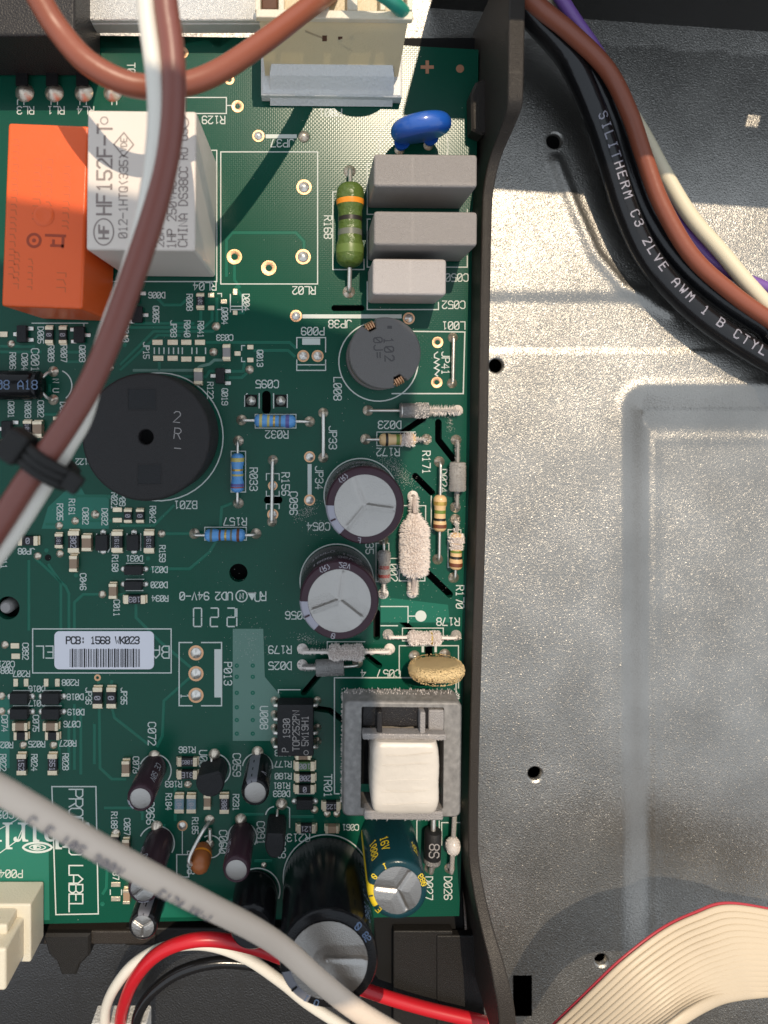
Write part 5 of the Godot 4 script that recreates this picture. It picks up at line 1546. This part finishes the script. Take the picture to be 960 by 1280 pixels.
	while x < 6.5:
		var w: float = [0.12, 0.12, 0.2, 0.3, 0.12, 0.24][rng.randi() % 6]
		g.stroke([Vector2(x + w * 0.5, -0.2), Vector2(x + w * 0.5, 3.0)], w, func(p: Vector2) -> Array: return [Vector3(p.x, 0.16, p.y), Vector3.UP], 0.02)
		x += w + [0.11, 0.14, 0.22][rng.randi() % 3]
	obj("barcode", g, M["label ink"], t)
	# white dust thrown about the frosted parts
	g = Geo.new()
	for cl in [[383, 640, 10, 260, -0.6], [398, 660, 8, 60, 0.0], [500, 592, 13, 420, 0.8], [486, 578, 12, 120, 0.5], [562, 530, 7, 120, 1.4], [385, 800, 9, 160, 0.3], [520, 740, 30, 90, 0.0], [330, 760, 60, 60, 0.0], [310, 800, 14, 120, 0.0], [560, 640, 30, 90, 0.0], [300, 700, 180, 160, 0.0], [500, 480, 80, 90, 0.0], [400, 300, 160, 90, 0.0]]:
		for k in int(cl[3]):
			var d := Vector2(rng.randfn(0, 1.0) * cl[2], rng.randfn(0, 0.36 if cl[4] != 0.0 else 1.0) * cl[2]).rotated(cl[4])
			var p := lay(cl[0] + d.x, cl[1] + d.y)
			var s := rng.randf_range(0.03, 0.085)
			g.spike(Vector3(p.x, 0.0, p.y), Vector3(rng.randf_range(-0.4, 0.4), 1, rng.randf_range(-0.4, 0.4)).normalized(), s * 1.2, s)
	var o := obj("white_dust", g, M["frost"])
	stuff(o)
	o.set_meta("label", "white powdery dust strewn over the board near the frosted parts")


# ---- electrolytic cans
func can(called: String, label: String, x: float, y: float, r: float, h: float, sleeve: String, scores: int, turn: float, stripe: String, at_angle: float, print_: Array, lean := Vector2.ZERO) -> Node3D:
	var t := thing(called, label, "capacitor", base_of(x, y), 0.0, "electrolytic capacitors")
	var shear := Transform3D(Basis(Vector3(1, 0, 0), Vector3(lean.x, 1, lean.y), Vector3(0, 0, 1)).orthonormalized(), Vector3.ZERO) if lean != Vector2.ZERO else Transform3D()
	var lip := maxf(0.55, r * 0.21)
	var prof := [Vector2(r * 0.96, 0.25), Vector2(r, 0.7), Vector2(r, h - 0.75), Vector2(r - 0.09, h - 0.38), Vector2(r - 0.3, h - 0.12), Vector2(r - lip * 0.8, h), Vector2(r - lip, h - 0.03), Vector2(r - lip - 0.03, h - 0.25)]
	var g := Geo.new()
	g.lathe(prof, 56, shear)
	g.lathe([Vector2(0, 0.26), Vector2(r * 0.96, 0.25)], 32, shear)
	obj("sleeve", g, M[sleeve], t)
	if stripe:
		g = Geo.new()
		var sp := []
		for k in range(1, 7): sp.append(prof[k] + Vector2(0.02, 0.015 if k > 3 else 0.0))
		g.lathe(sp, 14, shear, at_angle - 0.42, at_angle + 0.42)
		obj("stripe", g, M[stripe], t)
		g = Geo.new()
		for q in [0.35, 0.62, 0.85]:
			var where := func(p: Vector2) -> Array:
				var a := at_angle + p.x / r
				return [shear * Vector3(cos(a) * (r + 0.02), p.y, sin(a) * (r + 0.02)), shear.basis * Vector3(cos(a), 0, sin(a))]
			g.stroke([Vector2(0, h * q - r * 0.14), Vector2(0, h * q + r * 0.14)], r * 0.07, where, 0.02)
		var wt := func(p: Vector2) -> Array:
			return [shear * (Vector3(cos(at_angle), 0, sin(at_angle)) * p.x + Vector3(-sin(at_angle), 0, cos(at_angle)) * p.y + Vector3(0, h + 0.03, 0)), shear.basis * Vector3.UP]
		g.stroke([Vector2(r - lip * 0.75, 0), Vector2(r - lip * 0.25, 0)], r * 0.045, wt, 0.03)
		obj("minus_mark", g, M[sleeve], t)
	# pressed lid with its score lines
	g = Geo.new()
	var rt := r - lip - 0.02
	var top := func(p: Vector2) -> Vector3:
		var rho := p.length() / rt
		var ty := h - 0.22 + 0.16 * (1.0 - rho * rho)
		if scores > 0:
			var near := 9.0
			for k in scores:
				var d := Vector2.from_angle(turn + TAU * k / scores)
				var along := p.dot(d)
				var dist := absf(p.cross(d)) if along > 0 else p.length()
				near = minf(near, dist)
			ty += 0.13 * minf(near, 0.33 * r) - 0.24 * exp(-pow(near / (0.055 * r), 2.0)) * smoothstep(1.0, 0.86, rho)
		return shear * Vector3(p.x, ty, p.y)
	var nr := 16
	var na := 96 if r > 3.5 else 60
	for i in nr:
		for j in na:
			var q := []
			var n := []
			for e in [[i, j], [i, j + 1], [i + 1, j + 1], [i + 1, j]]:
				var p: Vector2 = Vector2.from_angle(TAU * e[1] / na) * rt * float(e[0]) / nr
				var a: Vector3 = top.call(p)
				q.append(a)
				n.append((top.call(p + Vector2(0, 0.01)) - a).cross(top.call(p + Vector2(0.01, 0)) - a).normalized())
			g.quad(q[0], q[1], q[2], q[3], n[0], n[1], n[2], n[3])
	obj("lid", g, M["can top"], t)
	# lettering: [text, angle on the sleeve, height of its middle, size, "rim" | "side" | "up"]
	if print_.size():
		g = Geo.new()
		for q in print_:
			var where := func(p: Vector2) -> Array:
				var a: float = q[1] + (p.x / (r - lip * 0.5) if q[4] == "rim" else p.x / r if q[4] == "side" else p.y / r)
				if q[4] == "rim": return [shear * Vector3(cos(a) * (r - lip * 0.5 - p.y), h + 0.02 - 0.25 * pow(maxf(0.0, -p.y + 0.1), 1.2), sin(a) * (r - lip * 0.5 - p.y)), shear.basis * Vector3(cos(a) * 0.3, 1, sin(a) * 0.3).normalized()]
				return [shear * Vector3(cos(a) * r, q[2] + (p.y if q[4] == "side" else p.x), sin(a) * r), shear.basis * Vector3(cos(a), 0, sin(a))]
			letters_on(g, q[0], where, q[3], q[3] * 0.15, 0.85, 0.025)
		obj("print", g, M[print_[0][5] if print_[0].size() > 5 else "sleeve print"], t)
	return t


func cans() -> void:
	can("electrolytic_capacitor", "maroon can capacitor with a silver lid above the printed C054", 450, 619, 6.5, 12, "sleeve maroon", 3, -1.95, "sleeve grey", 2.72, [["(R)", -2.25, 0, 0.8, "rim"], ["35V 220", -1.45, 10.2, 1.1, "side"], ["F", 1.75, 0, 0.8, "rim"], ["CE 105", -1.9, 6, 1.1, "side"]])
	can("electrolytic_capacitor", "maroon can capacitor with a pale stripe, lower of the big pair", 421, 726, 6.6, 12, "sleeve maroon", 3, -1.42, "sleeve grey", 2.70, [["(R)", -2.0, 0, 0.85, "rim"], ["25V", -1.42, 0, 0.8, "rim"], ["0", 1.75, 0, 0.9, "rim"], ["1000 35V", -1.75, 9.3, 1.1, "side"], ["105C", -1.2, 7.0, 1.1, "side"], ["TEAPO", -2.0, 5.0, 1.1, "side"]])
	can("electrolytic_capacitor", "largest can capacitor, tall and black, half under the white cable", 408, 1097, 7.8, 17.5, "sleeve black", 1, 0.02, "sleeve dim grey", 2.45, [["0", -0.85, 0, 1.1, "rim", "blue print"], ["85", -0.55, 0, 0.9, "rim"], ["47UF 400V 105C", -0.62, 9.0, 1.1, "up"], ["O", 1.85, 0, 1.0, "rim"], ["I", 2.1, 0, 1.0, "rim"], ["TEAPO SK", -0.5, 10.0, 0.9, "up"]])
	can("electrolytic_capacitor", "dark green can capacitor with yellow print below the transformer", 484.5, 1041, 4.9, 14, "sleeve green", 3, 0.08 - PI, "sleeve yellow", 2.95, [["1", -2.05, 0, 0.85, "rim", "sleeve yellow"], ["0", -2.6, 0, 0.85, "rim"], ["1000", -2.35, 9.5, 1.3, "up"], ["16V", -1.9, 9.5, 1.3, "up"], ["680", -0.4, 0, 0.8, "rim"], ["35V", -0.75, 9.0, 1.0, "up"], ["E", 2.35, 0, 0.9, "rim"]])
	can("electrolytic_capacitor", "small maroon can capacitor below the printed C072", 193, 958, 2.35, 9.8, "sleeve maroon", 0, 0, "sleeve grey", 2.6, [["CE 50V", -0.9, 5, 1.0, "up"]])
	can("electrolytic_capacitor", "small maroon can crossed by the white cable below C066", 200, 1050, 2.6, 12, "sleeve maroon", 3, 0.3, "sleeve dim grey", 1.5, [["470 25V", -2.5, 7, 1.0, "up"], ["CE", -1.9, 8, 1.0, "up"]])
	can("electrolytic_capacitor", "small black can capacitor overhanging the lower board edge", 198, 1098, 2.45, 11, "sleeve black", 3, -2.6, "sleeve dim grey", -1.5, [["25V", -2.2, 6, 0.9, "up"]])
	can("electrolytic_capacitor", "small can capacitor with a broad grey stripe beside C059", 324, 956, 2.4, 8.6, "sleeve black", 0, 0, "sleeve dim grey", -1.85, [["V", -1.0, 6, 1.0, "up"]])
	can("electrolytic_capacitor", "small maroon can capacitor left of the printed C091", 303, 1041, 2.35, 9.6, "sleeve maroon", 0, 0, "", 0, [["VENT", -2.5, 6, 1.1, "up"], ["CE", 2.6, 6, 1.0, "up"]])
	for q in [[193, 945, 190], [196, 1033, 193], [322, 940, 0], [301, 1024, 0], [268, 943, 0], [352, 1005, 0]]:
		var g := Geo.new()
		dome(g, q[0], q[1], 7.5, 0.9)
		obj("solder_pad", g, M["solder"], get_node("circuit_board"))
	var t := thing("black_coil", "squat black cylinder half hidden behind the tallest black can", "inductor", base_of(320, 1114))
	var g := Geo.new()
	g.lathe([Vector2(4.0, 0.1), Vector2(4.0, 7.6), Vector2(3.7, 8.2), Vector2(3.3, 8.5), Vector2(2.9, 8.3), Vector2(0, 8.3)], 48)
	obj("body", g, M["sleeve black"], t)
	# can lying on its side at the left edge
	t = thing("lying_capacitor", "black can capacitor lying on its side at the left under the brown wire", "capacitor", base_of(64, 482))
	g = Geo.new()
	var xf := Transform3D(AX, Vector3(-8.6, 2.85, 0))
	g.lathe([Vector2(0, 8.0), Vector2(2.2, 8.0), Vector2(2.55, 7.7), Vector2(2.6, 7.2), Vector2(2.45, 6.9), Vector2(2.65, 6.5), Vector2(2.65, -8), Vector2(2.3, -8.3), Vector2(0, -8.3)], 40, xf)
	obj("sleeve", g, M["sleeve black"], t)
	g = Geo.new()
	letters_on(g, "A1808 A18", func(p: Vector2) -> Array:
		var a := PI / 2 + p.y / 2.65
		return [Vector3(-5.6 + p.x, 2.85 + sin(a) * 2.65, cos(a) * 2.65), Vector3(0, sin(a), cos(a))], 1.5, 0.2, 0.82, 0.02)
	obj("print", g, M["blue print"], t)
	for s in [-1, 1]:
		lead(t, [Vector3(-1.2, 2.2, s * 0.9), Vector3(-0.2, 1.4, s * 2.2), Vector3(0.4, 0.3, s * 2.6), Vector3(0.4, -1.6, s * 2.6)], 0.3)
		joint(t, 0.4, s * 2.6, 1.0)
	# half-round transistors
	for q in [[268, 959, 5.0, 2.5, 0.25, "round black transistor right of the chip printed 1002"], [346, 1028, 5.8, 1.75, -0.05, "narrow black part beside the printed Q028"]]:
		t = thing("transistor", q[5], "transistor", base_of(q[0], q[1]), q[4], "black half round transistors")
		g = Geo.new()
		var poly := PackedVector2Array()
		for k in 19:
			var a := deg_to_rad(-40 + k * 260 / 18.0)
			poly.append(Vector2(cos(a) * q[3], sin(a) * q[3] * (1.0 if q[3] > 2 else 1.5)))
		g.prism(poly, 0.4, q[2], 0.25)
		obj("body", g, M["moulding black"], t)
		lead(t, [Vector3(0, 1.0, -1.0), Vector3(0, 0.5, -2.2), Vector3(0, -1.5, -2.3)], 0.25)


# ---- wires, cables and plugs
func wire(called: String, label: String, category: String, pts: Array, r: float, m: String, group := "", flat := 1.0, mid := "") -> Node3D:
	var p := []
	for q in pts: p.append(at(q[0], q[1], q[2]))
	var t := thing(called, label, category, p[0], 0.0, group)
	for i in range(p.size() - 1, -1, -1): p[i] -= p[0]
	var g := Geo.new()
	g.tube(curve(p, 0.9), r, 18, flat)
	obj("insulation", g, M[m], t)
	return t


# ink along the top of a wire
func wire_print(t: Node3D, pts: Array, r: float, s: String, size: float, start: float, ink: String, gap := 0.9, roll := 0.0) -> void:
	var p := []
	var p0 := at(pts[0][0], pts[0][1], pts[0][2])
	for q in pts: p.append(at(q[0], q[1], q[2]) - p0)
	var c := curve(p, 0.4)
	var run := [0.0]
	for i in range(1, c.size()): run.append(run[i - 1] + c[i].distance_to(c[i - 1]))
	var where := func(q: Vector2) -> Array:
		var d: float = clampf(start + q.x, 0.0, run[-1] - 0.01)
		var i := 1
		while i < run.size() - 1 and run[i] < d: i += 1
		var u: float = (d - run[i - 1]) / maxf(1e-6, run[i] - run[i - 1])
		var o: Vector3 = c[i - 1].lerp(c[i], u)
		var dir: Vector3 = (c[mini(i + 2, c.size() - 1)] - c[maxi(i - 3, 0)]).normalized()
		var side := dir.cross(Vector3.UP).normalized()
		var up := side.cross(dir)
		var a: float = PI / 2 + roll + q.y / r
		var n: Vector3 = (side * cos(a) + up * sin(a))
		return [o + n * r, n]
	var g := Geo.new()
	letters_on(g, s, where, size, size * 0.14, gap, 0.07)
	obj("print", g, M[ink], t)


func wires() -> void:
	wire("brown_wire", "brown wire looping from the corner into the white connector", "wire", [[30, -40, 36], [50, 0, 35], [75, 40, 34], [112, 80, 34], [165, 106, 33], [222, 107, 31], [272, 90, 29], [330, 52, 25], [380, 14, 20], [402, -2, 16], [412, -8, 13]], 1.6, "wire rust")
	wire("green_wire", "green wire end inside the white connector", "wire", [[440, -60, 22], [462, -20, 20], [488, 0, 18], [503, 14, 15], [506, 18, 13]], 1.1, "wire green")
	wire("white_wire", "long white wire running beside the brown wire over the relays", "wire", [[180, -40, 40], [184, 20, 40], [193, 90, 40], [196, 150, 40], [190, 215, 40], [178, 280, 39.5], [160, 345, 39], [138, 405, 38.2], [122, 455, 38], [105, 520, 38.5], [84, 558, 39], [52, 612, 39], [16, 668, 39], [-20, 715, 39]], 1.15, "wire white")
	wire("brown_wire", "long brown wire running over the relays through a black cable tie", "wire", [[203, -40, 40], [208, 10, 40], [216, 70, 40], [217, 130, 40], [211, 185, 40], [198, 245, 40], [180, 305, 40], [158, 368, 40.5], [137, 425, 41], [113, 480, 41], [84, 530, 41], [58, 568, 41], [32, 604, 41], [4, 648, 41], [-30, 700, 41]], 1.5, "wire brown")
	# cable tie
	var c := at(56, 577, 40)
	var t := thing("cable_tie", "black plastic cable tie round the brown and white wires", "cable tie", c, 0.98)
	var g := Geo.new()
	var loop := []
	for i in 41: loop.append(Vector3(0.0, sin(TAU * i / 40) * 2.3 + 0.3, cos(TAU * i / 40) * 3.3 + 0.6))
	for o in [-0.9, 0.0, 0.9]:
		var l := []
		for p in loop: l.append(p + Vector3(o, 0, 0))
		g.tube(l, 0.62, 8)
	obj("strap", g, M["tray black"], t)
	g = Geo.new()
	g.box(Vector3(0.0, 1.0, -3.6), Vector3(4.0, 3.6, 3.0), 0.6)
	g.box(Vector3(-1.2, 1.2, -5.2), Vector3(1.6, 3.0, 1.4), 0.5)
	obj("head", g, M["tray black"], t)
	g = Geo.new()
	g.box(Vector3(0.3, 1.6, 4.6), Vector3(2.4, 1.3, 2.2), 0.4)
	obj("tail", g, M["tray black"], t)
	# white cable
	var wp := [[-60, 955, 46], [0, 987, 45], [60, 1022, 44], [130, 1063, 42], [200, 1101, 39], [260, 1132, 35], [315, 1160, 30], [355, 1186, 26], [400, 1226, 23], [445, 1262, 20], [500, 1295, 16]]
	t = wire("white_cable", "pale printed cable slanting across the lower left of the board", "cable", wp, 1.5, "cable white", "", 0.85)
	wire_print(t, wp, 1.5, "C E 105 300V", 1.1, 17, "cable print", 1.0, -0.1)
	wire_print(t, wp, 1.5, "E174 VW-1", 1.1, 34, "cable print", 1.0, -0.1)
	# bundle at the right
	var bp := [[640, -20, 3], [668, 22, 0], [712, 75, -4], [742, 140, -7], [764, 205, -8.5], [782, 262, -9.5], [808, 318, -10], [848, 368, -10.2], [900, 412, -10.4], [975, 458, -10.5], [1060, 500, -10.5], [1700, 730, -10.5]]
	t = wire("black_cable", "thick black cable printed in white lying on the metal sheet", "cable", bp, 2.35, "wire black", "cables in the bundle")
	wire_print(t, bp, 2.35, "SILITHERM C3 2LVE AWM 1 B CTYL", 1.75, 59, "sleeve grey", 1.14, 0.1)
	wire("black_cable", "black cable tucked under the brown wire in the bundle", "cable", [[652, -20, 0], [690, 30, -4], [735, 85, -7], [766, 150, -10], [790, 225, -11], [812, 275, -11.5], [846, 322, -11.5], [890, 364, -11.5], [950, 405, -11.5], [1060, 470, -11.5], [1700, 700, -11.5]], 2.3, "wire black", "cables in the bundle")
	wire("violet_wire", "violet wire showing between the brown and cream wires", "wire", [[690, -20, 3], [715, 20, 0], [752, 75, -5], [782, 140, -9], [812, 225, -11.5], [848, 279, -12], [892, 328, -12], [955, 358, -12], [1060, 395, -12], [1700, 625, -12]], 1.2, "wire violet", "cables in the bundle")
	wire("cream_wire", "cream wire along the outer side of the cable bundle", "wire", [[670, -20, 1], [715, 45, -4], [766, 110, -8], [800, 162, -9], [832, 220, -9.5], [863, 270, -9.5], [900, 313, -9.5], [937, 357, -9], [975, 395, -9], [1060, 460, -9], [1700, 690, -9]], 1.45, "wire cream", "cables in the bundle")
	wire("brown_wire", "rust brown wire on top of the black cables in the bundle", "wire", [[642, -30, 8], [666, 2, 6], [712, 40, 1], [758, 86, -3], [786, 140, -5], [805, 196, -6], [827, 256, -6.5], [864, 319, -6.8], [912, 364, -7.2], [965, 402, -8], [1060, 465, -9], [1700, 695, -9]], 1.55, "wire rust", "cables in the bundle")
	# ribbon cable
	t = thing("ribbon_cable", "beige ribbon cable with a red edge arching at the lower right corner", "ribbon cable", at(820, 1200, 0))
	var A := [[600, 1375, -6], [655, 1318, 1], [697, 1277, 4], [737, 1238, 7], [777, 1200, 8], [827, 1162, 6], [868, 1142, 3], [906, 1130, 1], [965, 1138, 0], [1060, 1160, -2], [1700, 1260, -4]]
	var B := [[760, 1350, 12], [812, 1306, 15], [847, 1278, 15], [866, 1265, 14], [884, 1255, 12], [903, 1247, 9.5], [922, 1243, 7.5], [942, 1240.5, 5.5], [975, 1239, 4], [1060, 1245, 0], [1700, 1345, -4]]
	var base := at(820, 1200, 0)
	for k in 17:
		var p := []
		for i in A.size():
			p.append(at(A[i][0], A[i][1], A[i][2]).lerp(at(B[i][0], B[i][1], B[i][2]), k / 16.0) - base + Vector3(0, 1.1 * sin(PI * k / 16.0), 0))
		g = Geo.new()
		g.tube(curve(p, 1.2), 0.4 if k == 0 else 0.95, 14, 0.6 if k == 0 else 0.5)
		obj("conductor", g, M["ribbon red"] if k == 0 else M["ribbon beige"], t)
	# plug and three wires at the bottom
	t = thing("wire_plug", "small white three way plug at the bottom with white, red and black wires", "connector", at(152, 1285, -4))
	g = Geo.new()
	g.box(Vector3(0, 0, 0.6), Vector3(10.4, 4.0, 6.4), 0.3)
	obj("housing", g, M["nylon white"], t)
	for s in [-1, 0, 1]:
		g = Geo.new()
		g.box(Vector3(s * 3.0 + 0.5, 2.0, -1.5), Vector3(1.9, 0.24, 2.0), 0.08)
		obj("terminal", g, M["dark void"], t)
	wire("white_wire", "white wire arching from the small plug under the tallest can", "wire", [[131, 1284, -2.2], [133, 1258, -1], [145, 1232, 1], [168, 1205, 2.5], [205, 1185, 3.5], [255, 1180, 3.5], [305, 1196, 2], [350, 1226, 0], [385, 1254, -2], [440, 1290, -4], [480, 1320, -5]], 0.95, "wire white", "wires from the small plug")
	wire("red_wire", "red wire arching from the small plug along the lower board edge", "wire", [[150, 1285, -2.2], [153, 1262, 0], [166, 1228, 3], [190, 1198, 5], [222, 1180, 6], [262, 1174, 6], [310, 1182, 5], [350, 1196, 3.5], [410, 1219, 1.5], [470, 1242, 0.5], [530, 1260, 0], [600, 1277, 0], [680, 1300, 0]], 1.1, "wire red", "wires from the small plug")
	wire("black_wire", "thin black wire curving away from the small plug", "wire", [[169, 1285, -2.2], [175, 1262, -2], [192, 1238, -2], [225, 1215, -2.5], [270, 1203, -3], [320, 1206, -3.5], [380, 1220, -3.5], [450, 1245, -3.5]], 1.0, "wire black", "wires from the small plug")
	# header and plug in the lower left corner
	t = thing("ribbon_connector", "white nylon connector in the lower left corner under P004", "connector", base_of(10, 1135))
	g = Geo.new()
	g.box(Vector3(-1.5, 2.9, 0.0), Vector3(16.4, 5.6, 10.2), 0.35)
	obj("header", g, M["nylon"], t)
	g = Geo.new()
	g.box(Vector3(-3.0, 6.4, 0.6), Vector3(17.0, 11.8, 7.0), 0.5)
	obj("plug", g, M["nylon"], t)
	g = Geo.new()
	g.box(Vector3(2.6, 7.2, -3.6), Vector3(3.4, 4.4, 1.8), 0.4)
	obj("latch", g, M["nylon"], t)
	g = Geo.new()
	g.box(Vector3(-2.5, 12.3, -1.0), Vector3(4.0, 1.6, 3.6), 0.5)
	obj("latch", g, M["nylon"], t)
	# grey peg through the hole at the left
	g = Geo.new()
	g.lathe([Vector2(1.3, -5), Vector2(1.3, -0.8), Vector2(0.9, -0.2), Vector2(0, -0.1)], 20, Transform3D(Basis(), base_of(6, 760)))
	tag(obj("plastic_peg", g, M["chip grey"]), "grey plastic peg standing in the left hole of the board", "peg")
